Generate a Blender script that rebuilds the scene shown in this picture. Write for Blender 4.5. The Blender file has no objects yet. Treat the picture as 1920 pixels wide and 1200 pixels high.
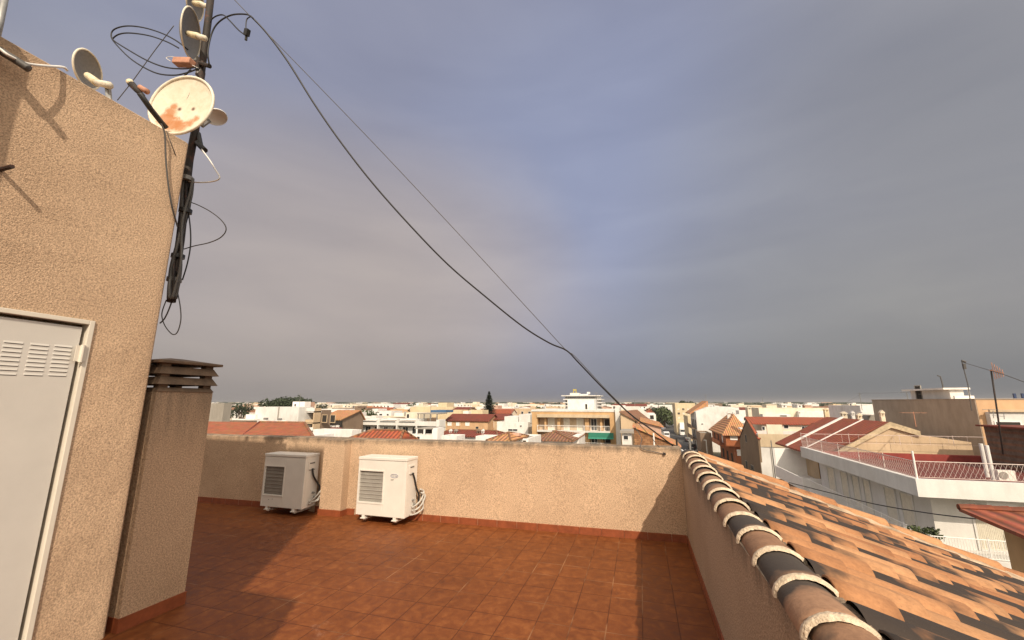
import bpy, math, random
from mathutils import Vector, Matrix, noise
random.seed(7)
R = math.radians
SC = bpy.context.scene
COL = SC.collection
# ------------------------------------------------------------------ camera
FPX = 770.0; PITCH = math.atan(153/FPX); YAW = R(17); CZ = 13.5
cam = bpy.data.cameras.new('camera'); camo = bpy.data.objects.new('camera', cam); COL.objects.link(camo)
cam.sensor_width = 36; cam.lens = FPX/1920*36; cam.clip_start = .05; cam.clip_end = 60000
camo.location = (0, 0, CZ); camo.rotation_euler = (R(90)+PITCH, 0, YAW)
SC.camera = camo
SC.render.resolution_x = 1024; SC.render.resolution_y = 640
# ------------------------------------------------------------------ light
LDIR = Vector((-.6, 1.1, -1)).normalized()          # direction the sunlight travels
ELEV = math.asin(-LDIR.z); SUNV = -LDIR
AZ = math.atan2(SUNV.x, SUNV.y)                      # clockwise from +Y
sl = bpy.data.lights.new('sun', 'SUN'); sl.energy = 4.25; sl.angle = R(.6); sl.color = (1, .85, .67)
so = bpy.data.objects.new('sun', sl); COL.objects.link(so)
so.rotation_euler = LDIR.to_track_quat('-Z', 'Y').to_euler()
SC.view_settings.view_transform = 'Standard'; SC.view_settings.look = 'None'
SC.view_settings.exposure = 0; SC.view_settings.gamma = 1

def ray(u, v):
    cx = (u-960)/FPX; cy = (600-v)/FPX; cp, sp = math.cos(PITCH), math.sin(PITCH)
    x, y, z = cx, cp-cy*sp, sp+cy*cp; c, s = math.cos(YAW), math.sin(YAW)
    return Vector((x*c-y*s, x*s+y*c, z))
def aty(u, v, Y): d = ray(u, v); t = Y/d.y; return Vector((d.x*t, Y, CZ+d.z*t))
def atx(u, v, X): d = ray(u, v); t = X/d.x; return Vector((X, d.y*t, CZ+d.z*t))
def atz(u, v, Z): d = ray(u, v); t = (Z-CZ)/d.z; return Vector((d.x*t, d.y*t, Z))
def ux(u, Y): return aty(u, 753, Y).x
def vz(u, v, Y): return aty(u, v, Y).z

# ------------------------------------------------------------------ sky
W = bpy.data.worlds.new('World'); SC.world = W; W.use_nodes = True
nt = W.node_tree; nt.nodes.clear()
def N(nt, t, **k):
    n = nt.nodes.new(t)
    for a, b in k.items():
        if a == 'inp':
            for i, val in b.items(): n.inputs[i].default_value = val
        else: setattr(n, a, b)
    return n
def L(nt, a, b): nt.links.new(a, b)
def ramp(nt, fac, stops, interp='LINEAR'):
    r = N(nt, 'ShaderNodeValToRGB'); r.color_ramp.interpolation = interp
    e = r.color_ramp.elements
    while len(e) < len(stops): e.new(.5)
    for i, (p, c) in enumerate(stops):
        e[i].position = p; e[i].color = c if len(c) == 4 else (*c, 1)
    L(nt, fac, r.inputs[0]); return r.outputs[0]
def mix(nt, fac, a, b, mode='MIX'):
    m = N(nt, 'ShaderNodeMix', data_type='RGBA', blend_type=mode)
    for s, v in ((m.inputs[0], fac), (m.inputs[6], a), (m.inputs[7], b)):
        if hasattr(v, 'is_linked') or hasattr(v, 'links'): L(nt, v, s)
        else: s.default_value = v if not isinstance(v, tuple) or len(v) == 4 else (*v, 1)
    return m.outputs[2]
def mth(nt, op, a, b=None):
    m = N(nt, 'ShaderNodeMath', operation=op)
    for i, v in enumerate((a, b)):
        if v is None: continue
        if hasattr(v, 'links'): L(nt, v, m.inputs[i])
        else: m.inputs[i].default_value = v
    return m.outputs[0]
tc = N(nt, 'ShaderNodeTexCoord'); D = tc.outputs['Generated']
sep = N(nt, 'ShaderNodeSeparateXYZ'); L(nt, D, sep.inputs[0])
def dot(vec):
    n = N(nt, 'ShaderNodeVectorMath', operation='DOT_PRODUCT'); L(nt, D, n.inputs[0]); n.inputs[1].default_value = vec; return n.outputs['Value']
base = ramp(nt, sep.outputs[2], [(0, (.225, .227, .224)), (.05, (.268, .262, .252)), (.16, (.325, .308, .298)), (.35, (.325, .33, .375)), (.6, (.275, .29, .355)), (1, (.22, .235, .295))])
def patch(u, v, r0, r1):
    d = dot(ray(u, v).normalized())
    m = N(nt, 'ShaderNodeMapRange', interpolation_type='SMOOTHSTEP'); L(nt, d, m.inputs[0])
    m.inputs[1].default_value = math.cos(R(r1)); m.inputs[2].default_value = math.cos(R(r0)); return m.outputs[0]
mp = N(nt, 'ShaderNodeMapping'); L(nt, D, mp.inputs[0]); mp.inputs['Scale'].default_value = (1.5, 1.5, 6.0); mp.inputs['Rotation'].default_value = (.25, .3, .5)
n1 = N(nt, 'ShaderNodeTexNoise', inp={'Scale': 1.5, 'Detail': 5, 'Roughness': .52, 'Distortion': .35}); L(nt, mp.outputs[0], n1.inputs[0])
mp2 = N(nt, 'ShaderNodeMapping'); L(nt, D, mp2.inputs[0]); mp2.inputs['Scale'].default_value = (1, 1, 2.2)
n2 = N(nt, 'ShaderNodeTexNoise', inp={'Scale': 1.1, 'Detail': 3, 'Roughness': .5}); L(nt, mp2.outputs[0], n2.inputs[0])
c = base
c = mix(nt, mth(nt, 'MULTIPLY', patch(900, 160, 0, 60), .62), c, (.272, .288, .41))
c = mix(nt, mth(nt, 'MULTIPLY', patch(1130, 450, 0, 34), .6), c, (.29, .335, .50))
for (pu, pv, pr, ps_) in ((400, 600, 30, .55), (650, 570, 27, .6), (880, 640, 24, .38), (860, 470, 18, .3)): c = mix(nt, mth(nt, 'MULTIPLY', patch(pu, pv, 0, pr), ps_), c, (.46, .395, .36))
c = mix(nt, mth(nt, 'MULTIPLY', patch(1980, 380, 5, 40), .7), c, (.262, .263, .276))
c = mix(nt, mth(nt, 'MULTIPLY', patch(1400, 760, 2, 26), .5), c, (.255, .257, .257))
cl = ramp(nt, n1.outputs[0], [(.3, (.92, .925, .94)), (.5, (1, 1, 1)), (.7, (1.09, 1.085, 1.06))])
c = mix(nt, 1.0, c, cl, 'MULTIPLY')
cl2 = ramp(nt, n2.outputs[0], [(.35, (.96, .965, .98)), (.65, (1.04, 1.03, 1.015))])
c = mix(nt, 1.0, c, cl2, 'MULTIPLY')
c = mix(nt, 1.0, c, ramp(nt, sep.outputs[2], [(0, (.72, .74, .76)), (.05, (.82, .83, .84)), (.16, (1, 1, 1))]), 'MULTIPLY')
# the sky round the sun, behind the camera, is a bright veil of dust
sunp = dot(SUNV)
g = N(nt, 'ShaderNodeMapRange', interpolation_type='SMOOTHSTEP'); L(nt, sunp, g.inputs[0]); g.inputs[1].default_value = .0; g.inputs[2].default_value = 1
c = mix(nt, g.outputs[0], c, (1.62, 1.44, 1.20))
sky = N(nt, 'ShaderNodeTexSky', sky_type='NISHITA', sun_disc=False, sun_elevation=ELEV, sun_rotation=AZ, dust_density=4.0, air_density=1.0)
bg1 = N(nt, 'ShaderNodeBackground'); L(nt, c, bg1.inputs[0]); bg1.inputs[1].default_value = 1.1
bg2 = N(nt, 'ShaderNodeBackground'); L(nt, sky.outputs[0], bg2.inputs[0]); bg2.inputs[1].default_value = .05
mx = N(nt, 'ShaderNodeMixShader', inp={0: .05}); L(nt, bg1.outputs[0], mx.inputs[1]); L(nt, bg2.outputs[0], mx.inputs[2])
wo = N(nt, 'ShaderNodeOutputWorld'); L(nt, mx.outputs[0], wo.inputs[0])

# ------------------------------------------------------------------ materials
_M = {}
def newmat(name):
    m = bpy.data.materials.new(name); m.use_nodes = True
    n = m.node_tree; b = n.nodes['Principled BSDF']; return m, n, b
def plain(name, col, rough=.6, metal=0, var=.12, scale=6, bump=0, bscale=40):
    if name in _M: return _M[name]
    m, n, b = newmat(name)
    tc = N(n, 'ShaderNodeTexCoord')
    t = N(n, 'ShaderNodeTexNoise', inp={'Scale': scale, 'Detail': 5, 'Roughness': .6}); L(n, tc.outputs['Object'], t.inputs[0])
    f = ramp(n, t.outputs[0], [(.3, tuple(x*(1-var) for x in col)), (.7, tuple(min(1, x*(1+var)) for x in col))])
    L(n, f, b.inputs['Base Color']); b.inputs['Roughness'].default_value = rough; b.inputs['Metallic'].default_value = metal
    if bump:
        t2 = N(n, 'ShaderNodeTexNoise', inp={'Scale': bscale, 'Detail': 3}); L(n, tc.outputs['Object'], t2.inputs[0])
        bp = N(n, 'ShaderNodeBump', inp={'Strength': bump, 'Distance': .01}); L(n, t2.outputs[0], bp.inputs['Height']); L(n, bp.outputs[0], b.inputs['Normal'])
    _M[name] = m; return m
def townwall(name, col, dirt=.25, scale=.35):
    """painted render of a town house: weathered, streaked, faintly patched"""
    if name in _M: return _M[name]
    m, n, b = newmat(name); tc = N(n, 'ShaderNodeTexCoord')
    mp = N(n, 'ShaderNodeMapping'); L(n, tc.outputs['Object'], mp.inputs[0]); mp.inputs['Scale'].default_value = (1, 1, .4)
    st = N(n, 'ShaderNodeTexNoise', inp={'Scale': 1.6, 'Detail': 6, 'Roughness': .65}); L(n, mp.outputs[0], st.inputs[0])
    pa = N(n, 'ShaderNodeTexNoise', inp={'Scale': scale, 'Detail': 4}); L(n, tc.outputs['Object'], pa.inputs[0])
    c1 = ramp(n, st.outputs[0], [(.3, tuple(x*(1-dirt*.7) for x in col)), (.6, col)])
    c2 = ramp(n, pa.outputs[0], [(.35, (.88, .87, .85)), (.6, (1, 1, 1))])
    L(n, mix(n, 1., c1, c2, 'MULTIPLY'), b.inputs['Base Color']); b.inputs['Roughness'].default_value = .85
    g = N(n, 'ShaderNodeTexNoise', inp={'Scale': 14, 'Detail': 3}); L(n, tc.outputs['Object'], g.inputs[0])
    bp = N(n, 'ShaderNodeBump', inp={'Strength': .25, 'Distance': .02}); L(n, g.outputs[0], bp.inputs['Height']); L(n, bp.outputs[0], b.inputs['Normal'])
    _M[name] = m; return m
def roofmat(name, col, axis='x', period=.42, dark=.45):
    """barrel tiles: ribs run down the slope (axis), courses cross them"""
    if name in _M: return _M[name]
    m, n, b = newmat(name); tc = N(n, 'ShaderNodeTexCoord')
    w = N(n, 'ShaderNodeTexWave', wave_type='BANDS', bands_direction='Y' if axis == 'x' else 'X', inp={'Scale': .314/period, 'Distortion': .25, 'Detail': 1, 'Detail Scale': 1.5}); L(n, tc.outputs['Object'], w.inputs[0])
    no = N(n, 'ShaderNodeTexNoise', inp={'Scale': 2.2, 'Detail': 6, 'Roughness': .7}); L(n, tc.outputs['Object'], no.inputs[0])
    vo = N(n, 'ShaderNodeTexVoronoi', inp={'Scale': 3.2}); L(n, tc.outputs['Object'], vo.inputs[0])
    c1 = ramp(n, w.outputs[1], [(0, tuple(x*dark for x in col)), (.35, tuple(x*.85 for x in col)), (1, tuple(min(1, x*1.15) for x in col))])
    c2 = ramp(n, no.outputs[0], [(.3, (.72, .7, .68)), (.6, (1, 1, 1)), (.75, (1.12, 1.1, 1.05))])
    c3 = mix(n, .16, mix(n, 1., c1, c2, 'MULTIPLY'), vo.outputs['Color'], 'OVERLAY')
    L(n, c3, b.inputs['Base Color']); b.inputs['Roughness'].default_value = .8
    bp = N(n, 'ShaderNodeBump', inp={'Strength': .7, 'Distance': .08}); L(n, w.outputs[1], bp.inputs['Height']); L(n, bp.outputs[0], b.inputs['Normal'])
    _M[name] = m; return m
def stucco(name, col, stains):
    """coarse sprayed render; stains = list of (axis value of wall top z, strength)"""
    m, n, b = newmat(name); tc = N(n, 'ShaderNodeTexCoord'); O = tc.outputs['Object']
    geo = N(n, 'ShaderNodeNewGeometry'); P = geo.outputs['Position']
    v = N(n, 'ShaderNodeTexVoronoi', feature='SMOOTH_F1', inp={'Scale': 150, 'Smoothness': .4}); L(n, O, v.inputs[0])
    f = N(n, 'ShaderNodeTexNoise', inp={'Scale': 100, 'Detail': 5, 'Roughness': .7}); L(n, O, f.inputs[0])
    l = N(n, 'ShaderNodeTexNoise', inp={'Scale': 1.3, 'Detail': 5, 'Roughness': .6}); L(n, O, l.inputs[0])
    h = mth(n, 'ADD', mth(n, 'MULTIPLY', v.outputs[0], -.9), f.outputs[0])
    c1 = ramp(n, f.outputs[0], [(.36, tuple(x*.58 for x in col)), (.5, col), (.62, tuple(min(1, x*1.3) for x in col))])
    c2 = ramp(n, l.outputs[0], [(.3, (.84, .82, .80)), (.6, (1, 1, 1)), (.8, (1.05, 1.04, 1.02))])
    c = mix(n, 1., c1, c2, 'MULTIPLY')
    if stains:
        s = N(n, 'ShaderNodeSeparateXYZ'); L(n, P, s.inputs[0])
        mp = N(n, 'ShaderNodeMapping'); L(n, P, mp.inputs[0]); mp.inputs['Scale'].default_value = (9, 9, 1.1)
        d = N(n, 'ShaderNodeTexNoise', inp={'Scale': 1.0, 'Detail': 6, 'Roughness': .7}); L(n, mp.outputs[0], d.inputs[0])
        for top, reach, stg in stains:
            mr = N(n, 'ShaderNodeMapRange'); L(n, s.outputs[2], mr.inputs[0]); mr.inputs[1].default_value = top-reach; mr.inputs[2].default_value = top
            k = mth(n, 'MULTIPLY', mr.outputs[0], mth(n, 'MULTIPLY', d.outputs[0], 1.9)); 
            kk = ramp(n, k, [(.42, (0, 0, 0)), (.95, (1, 1, 1))])
            c = mix(n, mth(n, 'MULTIPLY', kk, stg), c, (.085, .07, .052))
    L(n, c, b.inputs['Base Color']); b.inputs['Roughness'].default_value = .9
    bp = N(n, 'ShaderNodeBump', inp={'Strength': .5, 'Distance': .005}); L(n, h, bp.inputs['Height']); L(n, bp.outputs[0], b.inputs['Normal'])
    return m
MT = {}
WALLC = (.54, .382, .252)
MT['stucco'] = stucco('beige sprayed render', WALLC, [])
MT['stucco_back'] = stucco('beige sprayed render of parapet', WALLC, [(13.0, .16, .8)])
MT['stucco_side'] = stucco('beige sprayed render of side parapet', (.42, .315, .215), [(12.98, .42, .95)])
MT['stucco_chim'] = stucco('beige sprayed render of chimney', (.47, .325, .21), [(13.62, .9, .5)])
MT['stucco_shed'] = stucco('beige sprayed render of shed', WALLC, [(15.6, .22, .35)])
MT['cap'] = plain('brown precast cap', (.135, .088, .055), .85, 0, .3, 12, .4, 60)
MT['door'] = plain('pale grey painted sheet metal', (.60, .575, .53), .42, 0, .05, 3)
MT['frame'] = plain('cream painted steel frame', (.68, .63, .54), .4, 0, .06, 4)
MT['slotdark'] = plain('dark slot', (.12, .11, .10), .8)
MT['black'] = plain('black cable sheath', (.012, .011, .011), .5)
MT['blackgrey'] = plain('weathered grey cable', (.08, .075, .07), .6)
MT['whitecable'] = plain('white cable sheath', (.72, .70, .66), .5)
MT['acwhite'] = plain('white powder coated casing', (.72, .69, .63), .35, 0, .05, 5)
MT['acgrille'] = plain('grey fan mesh', (.27, .25, .22), .6)
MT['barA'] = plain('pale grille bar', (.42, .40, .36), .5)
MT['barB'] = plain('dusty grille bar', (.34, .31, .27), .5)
MT['foam'] = plain('white pipe insulation', (.45, .43, .39), .7, 0, .25, 30)
MT['steel'] = plain('galvanised steel', (.30, .30, .29), .5, .6, .2, 20)
MT['white'] = plain('white paint', (.80, .78, .75), .6, 0, .05, 2)
MT['glass'] = plain('dark window glass', (.035, .04, .045), .12, 0, .3, 1)
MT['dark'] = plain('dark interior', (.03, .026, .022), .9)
MT['shutter'] = plain('cream roller shutter', (.66, .62, .52), .6)
MT['mortar'] = plain('pale mortar', (.58, .47, .345), .95, 0, .3, 45, .8, 120)
MT['greenawn'] = plain('green awning cloth', (.012, .13, .085), .8)
def rust_mat(name, base, amount=.5):
    m, n, b = newmat(name); tc = N(n, 'ShaderNodeTexCoord')
    t = N(n, 'ShaderNodeTexNoise', inp={'Scale': 9, 'Detail': 6, 'Roughness': .7}); L(n, tc.outputs['Object'], t.inputs[0])
    f = ramp(n, t.outputs[0], [(amount-.06, (0, 0, 0)), (amount+.08, (1, 1, 1))])
    L(n, mix(n, f, base, (.09, .032, .018)), b.inputs['Base Color']); b.inputs['Roughness'].default_value = .75; return m
MT['mast'] = rust_mat('dark rusty mast', (.022, .016, .013), .6)
MT['gridgrey'] = plain('grey perforated dish face', (.23, .22, .21), .55, .2, .12, 60)
MT['rim'] = plain('cream rim', (.70, .64, .52), .5, 0, .15, 20)
MT['lnb'] = plain('aged cream plastic', (.70, .62, .42), .5, 0, .2, 30)
MT['pinkbox'] = plain('faded terracotta plastic', (.45, .22, .14), .6, 0, .2, 20)

# ------------------------------------------------------------------ mesh builder
class MB:
    def __init__(s): s.v = []; s.f = []; s.m = []; s.col = None
    def add(s, vs, fs, mi=0):
        o = len(s.v); s.v += [tuple(p) for p in vs]; s.f += [tuple(i+o for i in f) for f in fs]; s.m += [mi]*len(fs); return s
    def box(s, x0, x1, y0, y1, z0, z1, mi=0):
        return s.add([(x0, y0, z0), (x1, y0, z0), (x1, y1, z0), (x0, y1, z0), (x0, y0, z1), (x1, y0, z1), (x1, y1, z1), (x0, y1, z1)],
                     [(3, 2, 1, 0), (4, 5, 6, 7), (0, 1, 5, 4), (1, 2, 6, 5), (2, 3, 7, 6), (3, 0, 4, 7)], mi)
    def quad(s, a, b, c, d, mi=0): return s.add([a, b, c, d], [(0, 1, 2, 3)], mi)
    def prism(s, poly, axis, a0, a1, mi=0):
        """poly: 2-D outline; axis 'y': (x,z) extruded y; 'x': (y,z) extruded x; 'z': (x,y) extruded z"""
        P = {'y': lambda p, a: (p[0], a, p[1]), 'x': lambda p, a: (a, p[0], p[1]), 'z': lambda p, a: (p[0], p[1], a)}[axis]
        n = len(poly); vs = [P(p, a0) for p in poly]+[P(p, a1) for p in poly]
        fs = [tuple(range(n-1, -1, -1)), tuple(range(n, 2*n))]+[(i, (i+1) % n, n+(i+1) % n, n+i) for i in range(n)]
        return s.add(vs, fs, mi)
    def slab(s, pts, th, mi=0):
        """polygon in space thickened downward"""
        n = len(pts); vs = [tuple(p) for p in pts]+[(p[0], p[1], p[2]-th) for p in pts]
        return s.add(vs, [tuple(range(n)), tuple(range(2*n-1, n-1, -1))]+[(i, n+i, n+(i+1) % n, (i+1) % n) for i in range(n)], mi)
    def tube(s, pts, r, n=6, mi=0, caps=True):
        pts = [Vector(p) for p in pts]; rings = []; up = None
        for i, p in enumerate(pts):
            t = (pts[min(i+1, len(pts)-1)]-pts[max(i-1, 0)]).normalized()
            if up is None: up = t.orthogonal().normalized()
            up = (up-t*up.dot(t)); up = up.normalized() if up.length > 1e-6 else t.orthogonal().normalized()
            w = t.cross(up); rr = r[i] if isinstance(r, (list, tuple)) else r
            rings.append([p+(up*math.cos(2*math.pi*k/n)+w*math.sin(2*math.pi*k/n))*rr for k in range(n)])
        vs = [q for g in rings for q in g]; fs = []
        for i in range(len(pts)-1):
            for k in range(n): fs.append((i*n+k, i*n+(k+1) % n, (i+1)*n+(k+1) % n, (i+1)*n+k))
        if caps: fs += [tuple(range(n-1, -1, -1)), tuple(range((len(pts)-1)*n, len(pts)*n))]
        return s.add(vs, fs, mi)
    def build(s, name, mats, parent=None, smooth=False, bevel=0):
        me = bpy.data.meshes.new(name)
        off = parent['_loc'] if parent is not None and '_loc' in parent else (0, 0, 0)
        me.from_pydata([(x-off[0], y-off[1], z-off[2]) for x, y, z in s.v], [], s.f)
        for m in (mats if isinstance(mats, (list, tuple)) else [mats]): me.materials.append(m)
        me.polygons.foreach_set('material_index', s.m)
        if smooth: me.polygons.foreach_set('use_smooth', [True]*len(me.polygons))
        me.update(); o = bpy.data.objects.new(name, me); COL.objects.link(o)
        if parent is not None:
            o.parent = parent; o['_loc'] = list(off)
        if bevel:
            b = o.modifiers.new('bevel', 'BEVEL'); b.width = bevel; b.segments = 2; b.limit_method = 'ANGLE'
        return o
def tag(o, label=None, cat=None, group=None, kind=None):
    if label: o['label'] = label
    if cat: o['category'] = cat
    if group: o['group'] = group
    if kind: o['kind'] = kind
    return o
def thing(name, label, cat, loc, group=None):
    o = bpy.data.objects.new(name, None); COL.objects.link(o); o.location = loc; o.empty_display_size = .3
    o['_loc'] = list(loc); return tag(o, label, cat, group)
def cat_rom(pts, k=8):
    pts = [Vector(p) for p in pts]; out = []
    for i in range(len(pts)-1):
        p0 = pts[max(i-1, 0)]; p1 = pts[i]; p2 = pts[i+1]; p3 = pts[min(i+2, len(pts)-1)]
        for j in range(k):
            t = j/k; out.append(.5*((2*p1)+(p2-p0)*t+(2*p0-5*p1+4*p2-p3)*t*t+(3*p1-p0-3*p2+p3)*t**3))
    out.append(pts[-1]); return out
def cable(label, pts, r=.006, mat='black', k=8, group=None, name='cable', cat='cable'):
    o = MB().tube(cat_rom(pts, k), r, 6).build(name, MT[mat], smooth=True); return tag(o, label, cat, group)

# ------------------------------------------------------------------ terrace and own building
def floor_mat():
    m, n, b = newmat('glazed terracotta floor tiles'); geo = N(n, 'ShaderNodeNewGeometry'); P = geo.outputs['Position']
    mp = N(n, 'ShaderNodeMapping'); L(n, P, mp.inputs[0]); mp.inputs['Location'].default_value = (.07, .02, 0)
    br = N(n, 'ShaderNodeTexBrick', offset=0, squash=1, inp={'Scale': 1, 'Mortar Size': .0045, 'Mortar Smooth': .3, 'Brick Width': .235, 'Row Height': .262, 'Color1': (.2, .2, .2, 1), 'Color2': (.8, .8, .8, 1), 'Mortar': (0, 0, 0, 1)}); L(n, mp.outputs[0], br.inputs[0])
    no = N(n, 'ShaderNodeTexNoise', inp={'Scale': 13, 'Detail': 5, 'Roughness': .62, 'Distortion': .6}); L(n, P, no.inputs[0])
    big = N(n, 'ShaderNodeTexNoise', inp={'Scale': .9, 'Detail': 5, 'Roughness': .6}); L(n, P, big.inputs[0])
    c = ramp(n, no.outputs[0], [(.25, (.118, .033, .009)), (.5, (.182, .056, .015)), (.75, (.262, .094, .029))])
    tv = ramp(n, br.outputs[0], [(.2, (.93, .92, .91)), (.8, (1.05, 1.045, 1.04))])
    c = mix(n, 1., c, tv, 'MULTIPLY')
    c = mix(n, 1., c, ramp(n, big.outputs[0], [(.3, (.82, .8, .8)), (.65, (1.05, 1.05, 1.05))]), 'MULTIPLY')
    gm = N(n, 'ShaderNodeTexNoise', inp={'Scale': 2.1, 'Detail': 3}); L(n, P, gm.inputs[0])
    gr = ramp(n, gm.outputs[0], [(.54, (.085, .024, .008)), (.66, (.32, .16, .075))])
    c = mix(n, mth(n, 'MULTIPLY', br.outputs[1], .8), c, gr)
    # dried puddle marks and scuffs
    sc = N(n, 'ShaderNodeTexNoise', inp={'Scale': 3.2, 'Detail': 9, 'Roughness': .78, 'Distortion': 1.2}); L(n, P, sc.inputs[0])
    c = mix(n, mth(n, 'MULTIPLY', ramp(n, sc.outputs[0], [(.64, (0, 0, 0)), (.72, (1, 1, 1))]), .3), c, (.42, .24, .16))
    L(n, c, b.inputs['Base Color'])
    L(n, ramp(n, no.outputs[0], [(.3, (.48,)*3), (.7, (.65,)*3)]), b.inputs['Roughness']); b.inputs['Specular IOR Level'].default_value = .22
    h = mth(n, 'ADD', mth(n, 'MULTIPLY', br.outputs[1], -1.), mth(n, 'MULTIPLY', no.outputs[0], .4))
    bp = N(n, 'ShaderNodeBump', inp={'Strength': .5, 'Distance': .004}); L(n, h, bp.inputs['Height']); L(n, bp.outputs[0], b.inputs['Normal'])
    return m
MT['floor'] = floor_mat()
MT['skirt'] = plain('terracotta skirting tile', (.24, .065, .025), .45, 0, .22, 14)
BODY = (.50, .36, .23)
o = MB().box(-12, .408, -6, 5.165, 11.7, 12).build('terrace_floor', MT['floor']); tag(o, kind='structure')
own = thing('apartment_building', 'beige rendered building that carries the terracotta terrace and tiled roof', 'building', (-4, 0, 0))
MB().box(-12, .6, -6, 5.14, 0, 11.69).box(.6, 4.3, -6, 5.14, 0, 10.6).build('wall', MT['stucco'], own)

# back parapet, very slightly askew to the side one
bw = thing('parapet_wall', 'low beige rendered wall across the back of the terrace, grimy along its top', 'wall', (-3, 5.1, 12))
def bwy(x): return 5.17+(x-.41)*.025
x0, x1 = -9.5, .41
m = MB()
v = []
seg = 24
top = lambda x: 12.985+.012*math.sin(x*2.3)*.3
for i in range(seg+1):
    x = x0+(x1-x0)*i/seg
    v += [(x, bwy(x), 11.5), (x, bwy(x), top(x)-.012), (x, bwy(x)+.012, top(x)), (x, bwy(x)+.2, top(x)+.004), (x, bwy(x)+.2, 11.5)]
f = []
for i in range(seg):
    for k in range(4): f.append((i*5+k, (i+1)*5+k, (i+1)*5+k+1, i*5+k+1))
f += [(0, 1, 2, 3, 4), tuple(seg*5+k for k in (4, 3, 2, 1, 0))]
m.add(v, f); m.build('wall', MT['stucco_back'], bw)
px0, px1 = -4.235, -3.90
MB().add([(px0, bwy(px0)+.01, 11.7), (px0, bwy(px0)-.13, 11.7), (px1, bwy(px1)-.13, 11.7), (px1, bwy(px1)+.01, 11.7),
          (px0, bwy(px0)+.01, 12.975), (px0, bwy(px0)-.13, 12.975), (px1, bwy(px1)-.13, 12.975), (px1, bwy(px1)+.01, 12.975)],
         [(0, 1, 5, 4), (1, 2, 6, 5), (2, 3, 7, 6), (4, 5, 6, 7)]).build('pilaster', MT['stucco_back'], bw)
sk = MB()
def skseg(xa, xb, off):
    sk.add([(xa, bwy(xa)-off, 12.0), (xb, bwy(xb)-off, 12.0), (xb, bwy(xb)-off, 12.075), (xa, bwy(xa)-off, 12.075), (xa, bwy(xa)-off+.01, 12.078), (xb, bwy(xb)-off+.01, 12.078)], [(0, 1, 2, 3), (3, 2, 5, 4)])
xx = -9.5
while xx < .40:
    xe = min(xx+.246, .40)
    if not (px0-.02 < xx < px1 or px0-.02 < xe < px1): skseg(xx, xe, .011)
    xx += .25
skseg(px0-.17, px0-.01, .011); skseg(px1+.012, px1+.13, .011)
skseg(px0-.01, px1+.01, .142)
sk.quad((px1+.011, bwy(px1)-.142, 12), (px1+.011, bwy(px1)-.01, 12), (px1+.011, bwy(px1)-.01, 12.075), (px1+.011, bwy(px1)-.142, 12.075))
sk.build('skirting', MT['skirt'], bw)

# side parapet with ridge tiles
sp = thing('parapet_wall', 'beige side wall of the terrace capped with half round ridge tiles', 'wall', (.5, 2, 12))
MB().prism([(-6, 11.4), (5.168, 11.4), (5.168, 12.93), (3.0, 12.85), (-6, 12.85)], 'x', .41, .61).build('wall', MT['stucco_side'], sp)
sk = MB(); yy = -3
while yy < 5.15:
    ye = min(yy+.246, 5.155); sk.box(.399, .4095, yy, ye, 12.0, 12.075); yy += .25
sk.build('skirting', MT['skirt'], sp)

def tile_mat(name, cols, dark, thr):
    """flamed clay: every tile has its own tone and a burnt patch at one end (attributes: tone, along)"""
    m, n, b = newmat(name); tc = N(n, 'ShaderNodeTexCoord'); O = tc.outputs['Object']
    a = N(n, 'ShaderNodeAttribute', attribute_name='tile'); s = N(n, 'ShaderNodeSeparateColor'); L(n, a.outputs['Color'], s.inputs[0])
    tone, along, burn = s.outputs[0], s.outputs[1], s.outputs[2]
    c = ramp(n, tone, [(0, cols[0]), (.5, cols[1]), (1, cols[2])])
    f = N(n, 'ShaderNodeTexNoise', inp={'Scale': 55, 'Detail': 4, 'Roughness': .7}); L(n, O, f.inputs[0])
    g = N(n, 'ShaderNodeTexNoise', inp={'Scale': 7, 'Detail': 3, 'Roughness': .5}); L(n, O, g.inputs[0])
    c = mix(n, 1., c, ramp(n, f.outputs[0], [(.3, (.8, .78, .76)), (.55, (1, 1, 1)), (.75, (1.15, 1.14, 1.1))]), 'MULTIPLY')
    c = mix(n, 1., c, ramp(n, g.outputs[0], [(.35, (.82, .8, .78)), (.6, (1.03, 1.03, 1.03))]), 'MULTIPLY')
    k = mth(n, 'ADD', mth(n, 'ADD', burn, mth(n, 'MULTIPLY', mth(n, 'SUBTRACT', g.outputs[0], .5), 1.5)), mth(n, 'MULTIPLY', along, -.95))
    kk = ramp(n, k, [(thr, (0, 0, 0)), (thr+.36, (1, 1, 1))])
    c = mix(n, mth(n, 'MULTIPLY', kk, .97), c, dark)
    li = N(n, 'ShaderNodeTexNoise', inp={'Scale': 120, 'Detail': 2}); L(n, O, li.inputs[0])
    c = mix(n, mth(n, 'MULTIPLY', ramp(n, li.outputs[0], [(.66, (0, 0, 0)), (.74, (1, 1, 1))]), .35), c, (.06, .05, .04))
    L(n, c, b.inputs['Base Color']); b.inputs['Roughness'].default_value = .82
    bp = N(n, 'ShaderNodeBump', inp={'Strength': .45, 'Distance': .004}); L(n, f.outputs[0], bp.inputs['Height']); L(n, bp.outputs[0], b.inputs['Normal'])
    return m
MT['tiles'] = tile_mat('flamed clay roof tiles', [(.32, .14, .058), (.40, .19, .082), (.47, .25, .12)], (.022, .017, .014), .05)
MT['ridge'] = tile_mat('flamed clay ridge tiles', [(.24, .13, .072), (.29, .16, .09), (.34, .195, .115)], (.04, .032, .026), .05)
def paint(o, cols):
    at = o.data.color_attributes.new('tile', 'FLOAT_COLOR', 'POINT')
    at.data.foreach_set('color', [x for c in cols for x in (*c, 1)])
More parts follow.
